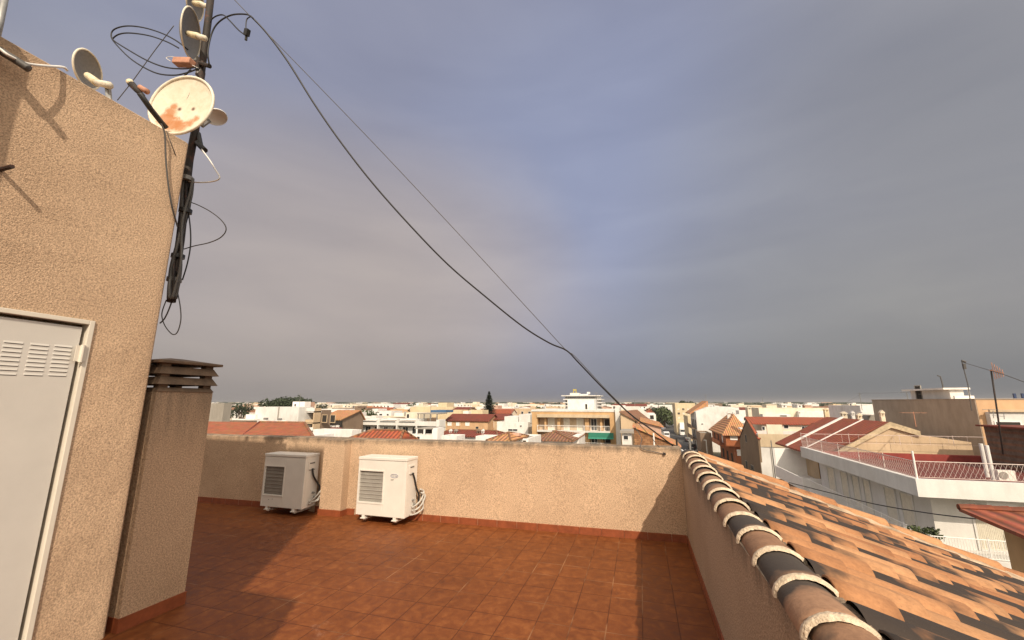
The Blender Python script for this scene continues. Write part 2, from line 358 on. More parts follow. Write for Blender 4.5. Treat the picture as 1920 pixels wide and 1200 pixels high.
# ridge tiles: each one a part, the mortar at its joint another
yt = 5.20; i = 0; PT = .285
while yt > -1.5:
    y1 = yt-PT; rn = random.random(); brn = random.choice([.65, .85, 1.15, .5, 1.0, .3])
    zb = 12.865+max(0, (yt-3)*.03); na = 14; ny = 7; vs = []; fs = []; cs = []; jx = random.uniform(-.006, .006); jz = random.uniform(-.003, .004)
    for j in range(ny):
        t = j/(ny-1); y = yt+.035-(PT+.035)*t; rw = .083+.013*t; rh = .058+.012*t
        for k in range(na+1):
            a = math.pi*k/na; vs.append((.499+jx+rw*math.cos(a), y, zb+jz-.02+rh*math.sin(a))); cs.append((rn, t, brn))
    for j in range(ny-1):
        for k in range(na): fs.append((j*(na+1)+k, j*(na+1)+k+1, (j+1)*(na+1)+k+1, (j+1)*(na+1)+k))
    o0 = len(vs)          # thickness at the lip
    for k in range(na+1):
        a = math.pi*k/na; vs.append((.499+jx+.084*math.cos(a), y1, zb+jz-.02+.06*math.sin(a))); cs.append((rn, 1, 0))
    for k in range(na): fs.append(((ny-1)*(na+1)+k, (ny-1)*(na+1)+k+1, o0+k+1, o0+k))
    o = MB().add(vs, fs).build('ridge_tile', MT['ridge'], sp, smooth=True); paint(o, cs)
    vs = []; fs = []; nr = 30
    for k in range(nr+1):
        a = math.pi*(k/nr*1.04-.02); w = .017+random.uniform(-.003, .003)
        for (yy, rr) in ((w*1.25, -.002), (w*.8, .004), (-w*.7, .006), (-w*1.05, -.006)):
            q = rr+random.uniform(-.0009, .0009); vs.append((.499+jx+(.096+q)*math.cos(a), y1+yy-.004, zb+jz-.02+(.0705+q)*math.sin(a)))
    for k in range(nr):
        for e in range(3): fs.append((k*4+e, k*4+e+1, (k+1)*4+e+1, (k+1)*4+e))
    MB().add(vs, fs).build('mortar_joint', MT['mortar'], sp, smooth=True)
    yt = y1; i += 1
# own tiled roof falling away to the right
rf = thing('tiled_roof', 'roof of blotched orange clay tiles with smoky black patches beside the terrace', 'roof', (2.5, 2, 11.5))
SL = .375; CP = .188; TL = .33
vs = []; fs = []; cs = []
prof = [(-.096, -.012), (-.089, .008), (-.075, .025), (-.05, .038), (-.02, .045), (.005, .046), (.03, .043), (.055, .034), (.072, .018), (.081, -.006), (.094, -.014)]
yc = 5.22
ncol = 0
while yc > -3:
    xs = .60-random.random()*.012+(.16 if ncol % 2 else 0)-.16
    xa = xs
    while xa < 4.5:
        rn = random.random(); bt = random.random()*.55+.45*(.5+.9*noise.noise((xa*1.3, yc*1.6, 3.1))); brn = random.uniform(.95, 1.3) if bt > .49 else (random.uniform(.6, .85) if bt > .40 else random.uniform(-.3, .15))
        o0 = len(vs); npn = len(prof); dz = random.uniform(-.003, .003)
        rows = [(0, 0), (.15, .15), (.4, .4), (.7, .7), (1, 1)]
        for (t, al) in rows:
            x = max(.592+.004*t, xa-.03+(TL+.03)*t); sc = .92+.1*t
            for (py, pz) in prof:
                lift = .004+.016*t
                vs.append((x+(.004 if t == 1 else 0)*math.cos(py*30), yc+py*sc, 12.805-SL*(x-.7)+pz*sc+lift+dz)); cs.append((rn, al, brn))
        for r_ in range(4):
            for k in range(npn-1): a = o0+r_*npn+k; fs.append((a, a+npn, a+npn+1, a+1))
        o1 = len(vs)
        if xa+TL < .62: del vs[o0:], cs[o0:]; del fs[len(fs)-4*(npn-1):]; xa += TL; continue
        for (py, pz) in prof:
            x = xa+TL-.004; vs.append((x, yc+py*1.0, 12.805-SL*(x-.7)+pz*.85-.012)); cs.append((rn, 1, brn))
        for k in range(npn-1): a = o0+4*npn+k; fs.append((a, o1+k, o1+k+1, a+1))
        xa += TL
    yc -= CP; ncol += 1
o = MB().add(vs, fs).build('clay_tiles', MT['tiles'], rf, smooth=True); paint(o, cs)
MB().slab([(.55, -3, 12.77), (4.6, -3, 12.77-SL*4.05), (4.6, 5.36, 12.77-SL*4.05), (.55, 5.36, 12.77)], .2).build('roof_deck', MT['stucco_side'], rf)
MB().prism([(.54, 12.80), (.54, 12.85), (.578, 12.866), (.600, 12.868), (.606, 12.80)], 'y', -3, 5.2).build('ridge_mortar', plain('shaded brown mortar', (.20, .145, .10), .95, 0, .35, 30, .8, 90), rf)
# verge: mortar bed and a row of large cover tiles
mb = MB(); vs = []; fs = []
nv = 60
for k in range(nv+1):
    x = .62+(4.4-.62)*k/nv; z = 12.80-SL*(x-.7)
    r1, r2 = random.uniform(-.012, .012), random.uniform(-.008, .008)
    vs += [(x, 5.25+r1, z+.03), (x, 5.30+r1, z+.062+r2), (x, 5.42, z+.075+r2), (x, 5.5, z+.05), (x, 5.5, z-.15)]
for k in range(nv):
    for e in range(4): a = k*5+e; fs.append((a, a+5, a+6, a+1))
mb.add(vs, fs).build('mortar_bed', plain('stained verge mortar', (.42, .31, .21), .95, 0, .45, 9, .9, 60), rf, smooth=True)
vs = []; fs = []; cs = []; xa = .66
while xa < 4.2:
    rn = random.random(); brn = random.choice([0, 0, .1, .45]); o0 = len(vs); na = 10
    for t in (0, .3, .6, .85, 1):
        x = xa-.04+.46*t; z = 12.835-SL*(x-.7)+.02*t
        for k in range(na+1):
            a = math.pi*k/na; vs.append((x, 5.475+(.075+.012*t)*math.cos(a), z+(.065+.012*t)*math.sin(a))); cs.append((rn, t, brn))
    for r_ in range(4):
        for k in range(na): a = o0+r_*(na+1)+k; fs.append((a, a+na+1, a+na+2, a+1))
    o1 = len(vs)
    for k in range(na+1):
        a = math.pi*k/na; x = xa+.419; z = 12.835-SL*(x-.7); vs.append((x, 5.475+.075*math.cos(a), z+.058*math.sin(a))); cs.append((rn, 1, 0))
    for k in range(na): a = o0+4*(na+1)+k; fs.append((a, o1+k, o1+k+1, a+1))
    xa += .42
o = MB().add(vs, fs).build('verge_tiles', MT['tiles'], rf, smooth=True); paint(o, cs)

# rooftop shed on the left
sh = thing('rooftop_shed', 'tall beige rendered rooftop shed with a pale metal door', 'shed', (-5, 0, 12))
SX = -3.4; SY = 2.11; SZ = 15.575; dy0, dy1, dzt = .82, 1.735, 14.02
m = MB()
def wallpiece(y0, y1, z0, z1, ny, nz):
    vs = []; fs = []
    for a in range(nz+1):
        for b in range(ny+1): vs.append((SX+.004*math.sin(a*1.7+b*.9)*(0 if b in (0, ny) or a in (0, nz) else 1), y0+(y1-y0)*b/ny, z0+(z1-z0)*a/nz))
    for a in range(nz):
        for b in range(ny): k = a*(ny+1)+b; fs.append((k, k+1, k+ny+2, k+ny+1))
    m.add(vs, fs)
wallpiece(dy1, SY-.015, 12, dzt, 4, 12); wallpiece(-4, dy0, 12, dzt, 6, 6); wallpiece(-4, SY-.015, dzt, SZ-.015, 14, 8)
m.box(-8, SX-.12, -4, SY, 12, SZ-.02)
m.add([(SX, SY-.015, 12), (SX-.015, SY, 12), (SX-.015, SY, SZ-.015), (SX, SY-.015, SZ-.015), (SX-.12, SY, 12), (SX-.12, SY, SZ-.015)], [(0, 1, 2, 3), (1, 4, 5, 2)])
m.add([(SX, -4, SZ-.015), (SX, SY-.015, SZ-.015), (SX-.015, SY, SZ-.015), (SX-.02, SY-.02, SZ), (SX-.02, -4, SZ), (-8, SY-.02, SZ), (-8, -4, SZ), (-8, SY, SZ-.015)], [(0, 1, 3, 4), (1, 2, 3), (4, 3, 5, 6), (2, 7, 5, 3)])
m.quad((SX, dy1, 12), (SX-.12, dy1, 12), (SX-.12, dy1, dzt), (SX, dy1, dzt)); m.quad((SX, dy0, 12), (SX-.12, dy0, 12), (SX-.12, dy0, dzt), (SX, dy0, dzt))
m.quad((SX, dy0, dzt), (SX-.12, dy0, dzt), (SX-.12, dy1, dzt), (SX, dy1, dzt))
m.build('wall', MT['stucco_shed'], sh)
dr = MB()
dr.box(SX-.035, SX-.012, dy0+.05, dy1-.05, 12.02, dzt-.05)
door = dr.build('door', MT['door'], sh, bevel=.003)
fr = MB(); fw = .030
fr.box(SX-.06, SX+.012, dy0+.002, dy0+fw, 12, dzt-.002).box(SX-.06, SX+.012, dy1-fw, dy1-.002, 12, dzt-.002).box(SX-.06, SX+.011, dy0+fw, dy1-fw, dzt-fw, dzt-.002)
fr.build('door_frame', MT['frame'], sh, bevel=.003)
for (ua, ub, va, vb) in ((105, 140, 643, 707), (60, 97, 640, 706), (10, 49, 635, 705)):
    a = atx(ua, va, SX); b = atx(ub, va, SX); z0 = atx((ua+ub)/2-5, vb, SX).z; z1 = a.z
    g = MB(); n_ = 8
    for k in range(n_):
        z = z0+(z1-z0)*(k+.5)/n_; h = (z1-z0)/n_*.24
        g.add([(SX-.0125, a.y, z-h), (SX-.0125, b.y, z-h), (SX-.0085, b.y-.004, z-h), (SX-.0085, a.y+.004, z-h), (SX-.0125, a.y, z+h*1.3), (SX-.0125, b.y, z+h*1.3)], [(3, 2, 5, 4), (0, 3, 4), (1, 5, 2)], 0)
        g.quad((SX-.0115, a.y+.003, z-h-.004), (SX-.0115, b.y-.003, z-h-.004), (SX-.0088, b.y-.003, z-h-.0002), (SX-.0088, a.y+.003, z-h-.0002), 1)
    g.build('louvre_vent', [MT['door'], MT['slotdark']], door)
for zz in (13.80, 12.09):
    h = MB(); h.tube([(SX+.02, dy1-.045, zz-.055), (SX+.02, dy1-.045, zz+.055)], .011, 10)
    h.box(SX+.0125, SX+.018, dy1-.075, dy1-.02, zz-.05, zz+.05); h.build('hinge', MT['frame'], door)
MB().box(SX+.002, SX+.30, .22, .64, 15.1, 16.0).box(SX+.1, SX+.2, .3, .55, 16.003, 16.1).build('shadow_box', MT['steel'], sh)  # unseen box added outside the view to shade the left of the shed wall
# little stubs in the wall, top left
for (u, v) in ((0, 318),):
    p = atx(u, v, SX); MB().tube([(SX-.02, p.y, p.z), (SX+.10, p.y+.005, p.z+.005)], .012, 8).build('wall_stub', MT['mast'], sh)

# chimney
ch = thing('chimney', 'squat beige rendered chimney with a slatted brown concrete cap behind the shed corner', 'chimney', (-3.6, 2.37, 12))
MB().box(-3.80, -3.39, 2.165, 2.585, 12, 13.575).build('shaft', MT['stucco_chim'], ch)
MB().box(-3.80, -3.381, 2.157, 2.593, 12.0, 12.085).build('skirting', MT['skirt'], ch)
cx, cy = -3.595, 2.375
def frust(mb, r0, r1, z0, z1):
    mb.add([(cx-r0, cy-r0, z0), (cx+r0, cy-r0, z0), (cx+r0, cy+r0, z0), (cx-r0, cy+r0, z0), (cx-r1, cy-r1, z1), (cx+r1, cy-r1, z1), (cx+r1, cy+r1, z1), (cx-r1, cy+r1, z1)],
           [(3, 2, 1, 0), (4, 5, 6, 7), (0, 1, 5, 4), (1, 2, 6, 5), (2, 3, 7, 6), (3, 0, 4, 7)])
def ringfr(mb, r0, r1, ri, z0, z1):
    q = lambda r, z: [(cx-r, cy-r, z), (cx+r, cy-r, z), (cx+r, cy+r, z), (cx-r, cy+r, z)]
    vs = q(r0, z0)+q(r1, z1)+q(ri, z1)+q(ri, z0); fs = []
    for k in range(4):
        j = (k+1) % 4
        fs += [(k, j, 4+j, 4+k), (4+k, 4+j, 8+j, 8+k), (8+k, 8+j, 12+j, 12+k), (12+k, 12+j, j, k)]
    mb.add(vs, fs)
cp = MB(); ringfr(cp, .213, .195, .13, 13.575, 13.605); cp.build('cap_collar', MT['cap'], ch)
for z in (13.628, 13.706):
    r_ = MB(); ringfr(r_, .228, .198, .13, z, z+.056); r_.build('cap_slat', MT['cap'], ch)
ps = MB()
for sx in (-1, 1):
    for sy in (-1, 1):
        for z0, z1 in ((13.605, 13.628), (13.684, 13.706), (13.762, 13.785)):
            MB().box(cx+sx*.165-.03, cx+sx*.165+.03, cy+sy*.165-.03, cy+sy*.165+.03, z0, z1).build('cap_post', MT['cap'], ch)
ld = MB(); frust(ld, .242, .242, 13.785, 13.806); frust(ld, .225, .05, 13.8065, 13.838); ld.build('cap_lid', MT['cap'], ch, bevel=.004)

# unseen block added behind the camera to cast the shadow on chimney and wall
tw = thing('shadow_tower', 'tall unseen block added behind the viewer to cast shadow on the terrace', 'tower', (-1.5, -.8, 12))
MB().add([(-1.91, -.62, 12), (-1.25, -.62, 12), (-1.25, -.95, 12), (-1.74, -.95, 12), (-1.91, -.62, 18.0), (-1.25, -.62, 18.0), (-1.25, -.95, 18.0), (-1.74, -.95, 18.0)],
         [(0, 1, 5, 4), (1, 2, 6, 5), (2, 3, 7, 6), (3, 0, 4, 7), (4, 5, 6, 7)]).build('shaft', MT['stucco'], tw)
MB().box(-1.249, -.69, -.95, -.62, 12, 15.2).build('side_wall', MT['stucco'], tw)

# ------------------------------------------------------------------ air conditioners
def ac_unit(label, x0, x1, yf, z0, z1, logo, pipes, group):
    yb = bwy((x0+x1)/2)-.05
    t = thing('air_conditioner', label, 'air conditioner', ((x0+x1)/2, yb, z0), group)
    H = z1-z0; Wd = x1-x0
    gx0, gx1 = x0+.025, x0+.025+Wd*(.475 if not logo else .50); gz0, gz1 = z0+H*.225, z0+H*.755
    m = MB()            # casing with a recess for the fan mesh
    m.box(x0, x1, yf+.03, yb, z0, z1-.012)
    m.box(x0, gx0, yf, yf+.03, z0, z1-.04).box(gx1, x1-.0, yf, yf+.03, z0, z1-.04).box(gx0, gx1, yf, yf+.03, z0, gz0).box(gx0, gx1, yf, yf+.03, gz1, z1-.04)
    m.build('casing', MT['acwhite'], t, bevel=.004)
    MB().box(x0-.006, x1+.006, yf-.006, yb, z1-.036, z1).build('lid', MT['acwhite'], t, bevel=.006)
    MB().box(x0+Wd*.93, x1+.003, yf-.002, yf+.02, z0, z1-.04).build('corner_panel', MT['acwhite'], t, bevel=.003)
    gr = MB().box(gx0, gx1, yf+.020, yf+.029, gz0, gz1).build('fan_grille', MT['acgrille'], t)
    b = MB()
    for k in range(9):
        z = gz0+(gz1-gz0)*k/8; b.box(gx0, gx1, yf+.010, yf+.016, z-.0026, z+.0026)
    for k in range(38):
        x = gx0+(gx1-gx0)*(k+.5)/38; b.box(x-.0012, x+.0012, yf+.017, yf+.019, gz0, gz1)
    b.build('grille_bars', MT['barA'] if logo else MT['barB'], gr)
    fm = MB(); e = .014
    fm.box(gx0-e, gx1+e, yf-.006, yf-.0005, gz0-e-.004, gz0).box(gx0-e, gx1+e, yf-.006, yf-.0005, gz1, gz1+e).box(gx0-e, gx0, yf-.006, yf-.0005, gz0, gz1).box(gx1, gx1+e, yf-.006, yf-.0005, gz0, gz1)
    fm.build('grille_frame', MT['acwhite'], gr)
    for xx in (x0+Wd*.16, x0+Wd*.80):
        f_ = MB(); f_.box(xx-.02, xx+.02, yf+.0, yf+.06, z0-.03, z0-.001).box(xx-.035, xx+.035, yf-.01, yf+.05, z0-.042, z0-.03)
        f_.box(xx-.018, xx+.018, yf+.02, yb+.06, z0-.062, z0-.043); f_.build('wall_bracket', MT['acwhite'], t, bevel=.003)
    h = MB(); ym = (yf+yb)/2
    h.box(x1+.0005, x1+.006, ym-.075, ym+.065, z1-.20, z1-.09); h.build('side_handle', MT['acwhite'], t, bevel=.003)
    MB().box(x1+.0061, x1+.008, ym-.05, ym+.04, z1-.125, z1-.11).build('handle_recess', MT['slotdark'], t); MB().box(x1+.0061, x1+.008, ym-.055, ym+.05, z1-.21, z1-.204).build('handle_recess', MT['slotdark'], t)
    pts, fo, dn = pipes(x1, yf, yb, z0, z1)
    MB().tube(cat_rom(pts, 8), .012, 8).build('power_cable', MT['black'], t, smooth=True)
    for q in fo: MB().tube(cat_rom(q, 8), [.011+.0015*math.sin(i*.9) for i in range(len(cat_rom(q, 8)))], 8).build('insulated_pipe', MT['foam'], t, smooth=True)
    if dn: MB().tube(cat_rom(dn, 8), .016, 8).build('drain_pipe', MT['black'], t, smooth=True)
    for (a, b_) in ((.04, .18), (.075, .12)): MB().tube([(x1, yf+.13+a, z0+b_), (x1+.03, yf+.13+a, z0+b_)], .012, 8).build('valve', MT['steel'], t)
    if logo:
        ox, oz, aw, ah = x0+Wd*.765, z0+H*.695, .052, .021
        r_ = MB(); ring = [(ox+aw*math.cos(2*math.pi*k/32), yf-.0025, oz+ah*math.sin(2*math.pi*k/32)) for k in range(33)]
        r_.tube(ring, .003, 5); r_.build('oval_emblem', MT['emblem'], t)
        cu = bpy.data.curves.new('lettering', 'FONT'); cu.body = 'Carrier'; cu.size = .028; cu.align_x = 'CENTER'; cu.align_y = 'CENTER'; cu.shear = .3; cu.extrude = .0005
        to = bpy.data.objects.new('tmp', cu); COL.objects.link(to); dg = bpy.context.evaluated_depsgraph_get()
        me = bpy.data.meshes.new_from_object(to.evaluated_get(dg)); bpy.data.objects.remove(to)
        me.transform(Matrix.Translation(Vector((ox, yf-.002, oz))-Vector(t['_loc'])) @ Matrix.Rotation(R(90), 4, 'X'))
        me.materials.clear(); me.materials.append(MT['emblem']); lo = bpy.data.objects.new('emblem_lettering', me); COL.objects.link(lo); lo.parent = t
        MB().box(ox-.05, ox-.005, yf-.0015, yf-.0006, oz-.046, oz-.040).box(ox-.05, ox-.012, yf-.0015, yf-.0006, oz-.058, oz-.053).build('rating_print', MT['acgrille'], t)
    else:
        MB().tube([(x0+Wd*.2, yf-.003, z0+.09), (x0+Wd*.2, yf+.01, z0+.09)], .005, 8).build('screw', MT['gridgrey'], t); MB().tube([(x0+Wd*.29, yf-.003, z0+.10), (x0+Wd*.29, yf+.01, z0+.10)], .005, 8).build('screw', MT['gridgrey'], t)
    return t
MT['emblem'] = plain('grey blue print', (.22, .24, .32), .5)
def pipesR(x1, yf, yb, z0, z1):
    ym = (yf+yb)/2
    return ([(x1+.012, ym, z1-.19), (x1+.03, ym+.02, z1-.26), (x1+.04, ym+.06, z1-.38), (x1+.06, ym+.10, z1-.48), (x1+.05, ym+.1, z1-.56)],
            [[(x1+.02, yf+.14, z0+.10), (x1+.05, yf+.20, z0+.12), (x1+.085, yf+.26, z0+.18), (x1+.085, yf+.31, z0+.26), (x1+.05, yb+.0, z0+.29), (x1+.03, yb+.07, z0+.26)],
             [(x1+.02, yf+.14, z0+.06), (x1+.06, yf+.20, z0+.07), (x1+.10, yf+.26, z0+.13), (x1+.105, yf+.31, z0+.21), (x1+.07, yb+.0, z0+.25), (x1+.04, yb+.07, z0+.2)],
             [(x1+.02, yf+.10, z0+.02), (x1+.06, yf+.18, z0+.02), (x1+.10, yf+.27, z0+.06), (x1+.10, yb, z0+.14), (x1+.06, yb+.05, z0+.2)]], None)
def pipesL(x1, yf, yb, z0, z1):
    ym = (yf+yb)/2
    return ([(x1+.012, ym, z1-.19), (x1+.03, ym+.0, z1-.27), (x1+.035, ym+.05, z1-.35), (x1+.07, ym+.09, z1-.43), (x1+.06, ym+.1, z1-.50)],
            [[(x1+.02, yf+.10, z0+.08), (x1+.05, yf+.16, z0+.11), (x1+.09, yf+.22, z0+.19), (x1+.14, yf+.26, z0+.255), (x1+.19, yf+.28, z0+.23), (x1+.21, yf+.28, z0+.15)],
             [(x1+.02, yf+.10, z0+.05), (x1+.06, yf+.17, z0+.07), (x1+.10, yf+.22, z0+.14), (x1+.13, yf+.27, z0+.22), (x1+.16, yf+.29, z0+.22), (x1+.18, yf+.28, z0+.13)],
             [(x1+.03, yf+.12, z0+.07), (x1+.08, yf+.19, z0+.08), (x1+.09, yf+.22, z0+.13)]],
            [(x1+.10, yf+.28, z0+.18), (x1+.14, yf+.27, z0+.20), (x1+.17, yf+.27, z0+.12), (x1+.20, yf+.27, z0+.06)])
GA = 'air conditioners on the back wall'
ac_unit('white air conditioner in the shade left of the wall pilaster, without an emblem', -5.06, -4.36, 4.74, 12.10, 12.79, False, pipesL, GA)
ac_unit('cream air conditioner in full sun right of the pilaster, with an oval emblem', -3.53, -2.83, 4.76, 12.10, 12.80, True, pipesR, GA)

# ------------------------------------------------------------------ mast, dishes, cables
ma = thing('antenna_mast', 'dark rusty mast bundled with old cables, rising beside the shed corner', 'mast', tuple(aty(322, 562, 2.2)))
mp_ = [aty(321, 566, 2.2), aty(338, 450, 2.22), aty(355, 300, 2.26), aty(366, 245, 2.28), aty(378, 130, 2.3), aty(390, 40, 2.3), aty(399, -40, 2.3)]
MB().tube(mp_, .030, 12).build('pole', MT['mast'], ma, smooth=True)
for k in range(7):
    a = k*.9; pts = []
    for j in range(9):
        t = j/8; u = 322+(354-322)*t+4*math.sin(a+j*1.1)+6*math.cos(a); v = 560-(560-335)*t; pts.append(aty(u, v, 2.17+.03*math.sin(a*2)+.05*t))
    MB().tube(cat_rom(pts, 4), .009+.004*(k % 2), 6).build('bundled_cable', MT[['blackgrey', 'black', 'mast', 'blackgrey', 'gridgrey', 'mast', 'blackgrey'][k]], ma, smooth=True)
for (u, v, r_) in ((347, 399, .046), (333, 484, .046), (350, 338, .042), (326, 528, .05), (375, 142, .038)):
    p = aty(u, v, 2.2 if v > 300 else 2.3); q = aty(u+1.3, v-7, 2.2 if v > 300 else 2.3)
    MB().tube([p, q], r_, 12).build('clamp', MT['black' if v in (399, 484) else 'gridgrey'], ma)
MB().tube([aty(365, 116, 2.27), aty(393, 124, 2.27)], .02, 8).tube([aty(372, 108, 2.26), aty(370, 130, 2.26)], .016, 8).build('bracket', MT['mast'], ma)
MB().tube([aty(372, 250, 2.3), aty(377, 275, 2.28)], .018, 8).tube([aty(370, 268, 2.28), aty(384, 282, 2.28)], .024, 8).build('junction_box', MT['black'], ma)
tag(MB().box(-.09, .09, -.035, .035, -.03, .03).build('signal_amplifier', MT['pinkbox'], None, bevel=.008), 'faded terracotta plastic amplifier box on the mast just above the rusty dish', 'amplifier')
ob = bpy.data.objects['signal_amplifier']; ob.location = aty(345, 117, 2.2); ob.rotation_euler = (0, R(8), R(10)); 

def dish(name, label, u, v, Y, rad, tiltdir, tilt, mats, depth=.16, feed=None, group=None, n=40, rimw=.012):
    """round reflector; tiltdir = image angle (deg, 0 right, 90 up) its open side leans to"""
    c = aty(u, v, Y); view = (Vector((0, 0, CZ))-c).normalized()
    f = Vector((-math.sin(YAW)*math.cos(PITCH), math.cos(YAW)*math.cos(PITCH), math.sin(PITCH)))
    rt = view.cross(Vector((0, 0, 1))).normalized()*-1; up = rt.cross(-view).normalized()
    if up.z < 0: up = -up
    nrm = (view*math.cos(R(tilt))+(rt*math.cos(R(tiltdir))+up*math.sin(R(tiltdir)))*math.sin(R(tilt))).normalized()
    A = nrm.orthogonal().normalized(); B = nrm.cross(A)
    t = thing(name, label, 'satellite dish', tuple(c), group)
    m = MB(); rs = [0, .2, .4, .6, .8, .94, 1.0]; vs = []; fs = []
    P = lambda r, a, h: c+(A*math.cos(a)+B*math.sin(a))*(rad*r)+nrm*h
    for side in (0, 1):
        for r in rs:
            for k in range(n): vs.append(P(r, 2*math.pi*k/n, depth*rad*(r*r)-side*.006))
    for side in (0, 1):
        o = side*len(rs)*n
        for i in range(len(rs)-1):
            for k in range(n):
                q = (o+i*n+k, o+i*n+(k+1) % n, o+(i+1)*n+(k+1) % n, o+(i+1)*n+k); fs.append(q if side else q[::-1])
    m.add(vs, fs); m.build('reflector', mats[0], t, smooth=True)
    rim = MB(); rim.tube([P(1, 2*math.pi*k/n, depth*rad) for k in range(n+1)], rimw, 6, caps=False); rim.build('rim', mats[1], t, smooth=True)
    return t, c, nrm, A, B
def bigdish_mat(c, nrm):
    def hit(u, v):
        d = ray(u, v); o_ = Vector((0, 0, CZ)); return o_+d*(nrm.dot(c-o_)/nrm.dot(d))
    m, n, b = newmat('rust stained enamel'); geo = N(n, 'ShaderNodeNewGeometry'); P = geo.outputs['Position']
    t = N(n, 'ShaderNodeTexNoise', inp={'Scale': 14, 'Detail': 8, 'Roughness': .72, 'Distortion': .4}); L(n, P, t.inputs[0])
    col = ramp(n, t.outputs[0], [(.3, (.60, .52, .38)), (.6, (.72, .66, .53))])
    for (u, v, r0) in ((328, 200, .03), (322, 212, .05), (315, 226, .07), (326, 238, .07), (358, 234, .05), (342, 242, .07), (370, 226, .035)):
        p = hit(u, v); d = N(n, 'ShaderNodeVectorMath', operation='DISTANCE'); L(n, P, d.inputs[0]); d.inputs[1].default_value = p
        k = mth(n, 'ADD', mth(n, 'MULTIPLY', d.outputs['Value'], -1/r0), mth(n, 'ADD', mth(n, 'MULTIPLY', t.outputs[0], 2.4), .1))
        col = mix(n, mth(n, 'MULTIPLY', ramp(n, k, [(-.0, (0, 0, 0)), (.6, (1, 1, 1))]), .85), col, (.42, .16, .045))
    for (u, v) in ((337, 205), (363, 205)):
        p = hit(u, v); d = N(n, 'ShaderNodeVectorMath', operation='DISTANCE'); L(n, P, d.inputs[0]); d.inputs[1].default_value = p
        col = mix(n, ramp(n, d.outputs['Value'], [(.006, (1, 1, 1)), (.024, (0, 0, 0))]), col, (.10, .035, .015))
    L(n, col, b.inputs['Base Color']); b.inputs['Roughness'].default_value = .6; return m
bd, c, nrm, A, B = dish('satellite_dish', 'large cream satellite dish with orange rust patches at the shed corner', 347, 203, 2.1, .272, 152, 53, [MT['rim'], MT['rim']], .14, rimw=.012)
bd.children[0].data.materials[0] = bigdish_mat(c, nrm)
arm = [aty(312, 240, 2.02), aty(303, 230, 1.98), aty(283, 205, 1.88), aty(262, 175, 1.78)]
MB().tube(arm, .020, 8).build('feed_arm', MT['black'], bd, smooth=True)
MB().tube([aty(268, 180, 1.82), aty(258, 170, 1.8), aty(246, 157, 1.78)], [.016, .022, .026], 10).build('feed_horn', MT['mast'], bd, smooth=True)
MB().tube([aty(247, 158, 1.78), aty(243, 153, 1.775)], .024, 12).build('horn_cover', MT['lnb'], bd, smooth=True)
MB().tube([aty(262, 163, 1.8), aty(276, 172, 1.82)], [.018, .022], 10).build('feed_amplifier', MT['pinkbox'], bd, smooth=True)
MB().tube([aty(352, 205, 2.29), aty(370, 215, 2.31)], .03, 8).build('mount', MT['mast'], bd)
wd, c, nrm, A, B = dish('small_dish', 'small white round dish half hidden behind the rusty dish', 404, 216, 2.42, .085, -60, 38, [MT['white'], MT['white']], .3, rimw=.006)
MB().tube([aty(378, 236, 2.36), aty(392, 226, 2.4)], .02, 8).build('housing', MT['gridgrey'], wd)
GD = 'grey link dishes round the mast'
for (lab, u, v, Y, rad, td, tl, feed) in (
        ('grey round link dish on the mast above the cable coil', 343, 59, 2.2, .215, 12, 70, ((352, 63), (372, 68), (384, 72))),
        ('topmost grey link dish on the mast, cut off by the top of the picture', 356, 3, 2.35, .16, 12, 64, ((364, 6), (378, 8), (392, 14))),
        ('grey round link dish standing above the sloping top of the shed wall', 153, 128, 1.62, .135, 18, 56, ((165, 142), (182, 155), (205, 160)))):
    d_, c, nrm, A, B = dish('link_dish', lab, u, v, Y, rad, td, tl, [MT['gridgrey'], MT['rim']], .3, group=GD, rimw=.007)
    dY = .0
    f0, f1, f2 = [aty(a, b, Y-.03) for a, b in feed]
    MB().tube([f0, f1], [.024, .028], 10).build('feed_horn', MT['lnb'], d_, smooth=True)
    MB().tube([f1, f2], [.022, .026], 8).build('radio_unit', MT['rim'], d_, smooth=True)
    if u < 300: MB().tube([aty(202, 160, Y), aty(205, 195, Y)], .018, 8).build('stand', MT['steel'], d_)
tag(MB().tube([aty(14, -30, 1.05), aty(0, 40, 1.05), aty(-8, 75, 1.05)], .017, 8).build('grey_pole', MT['steel'], smooth=True), 'grey steel pole at the top left corner above the shed', 'pole')
cable('thick dark rod lying along the top of the shed wall', [atx(-40, 70, -3.37), atx(0, 95, -3.34), atx(28, 112, -3.3), atx(54, 129, -3.26)], .022, 'blackgrey', name='dark_rod', cat='rod')
cable('pale cable sagging over the dark rod on the shed wall', [atx(-30, 70, -3.33), atx(0, 92, -3.30), atx(18, 105, -3.28), atx(50, 119, -3.30), atx(90, 124, -3.34), atx(118, 126, -3.40), aty(126, 132, 1.35)], .008, 'whitecable')
GC = 'loops of black cable left of the mast'
Y1 = 2.22
def cyl(label, pxs, Y=2.22, **k):
    return cable(label, [aty(u, v, Y+(.0 if len(q) == 0 else q[0])) for (u, v, *q) in pxs], **k)
cyl('outer loop of the black cable coil left of the mast', [(372, 128), (352, 136), (325, 141), (290, 136), (250, 114), (222, 88), (209, 70), (213, 56), (235, 49), (265, 51), (300, 61), (330, 76), (352, 93)], r=.0065)
cyl('inner loop of the black cable coil left of the mast', [(368, 126), (345, 129), (310, 126), (275, 113), (238, 92), (216, 78), (212, 72), (224, 64), (245, 62), (280, 67), (312, 78), (335, 90)], r=.0065)
cyl('short black cable from the mast down to the feed of the rusty dish', [(358, 130), (338, 150), (315, 170), (298, 188), (287, 200)], r=.007)
cyl('thin straight stay wire running down left from the mast to the shed top', [(326, 48), (290, 95), (250, 150), (220, 188)], r=.004, mat='blackgrey')
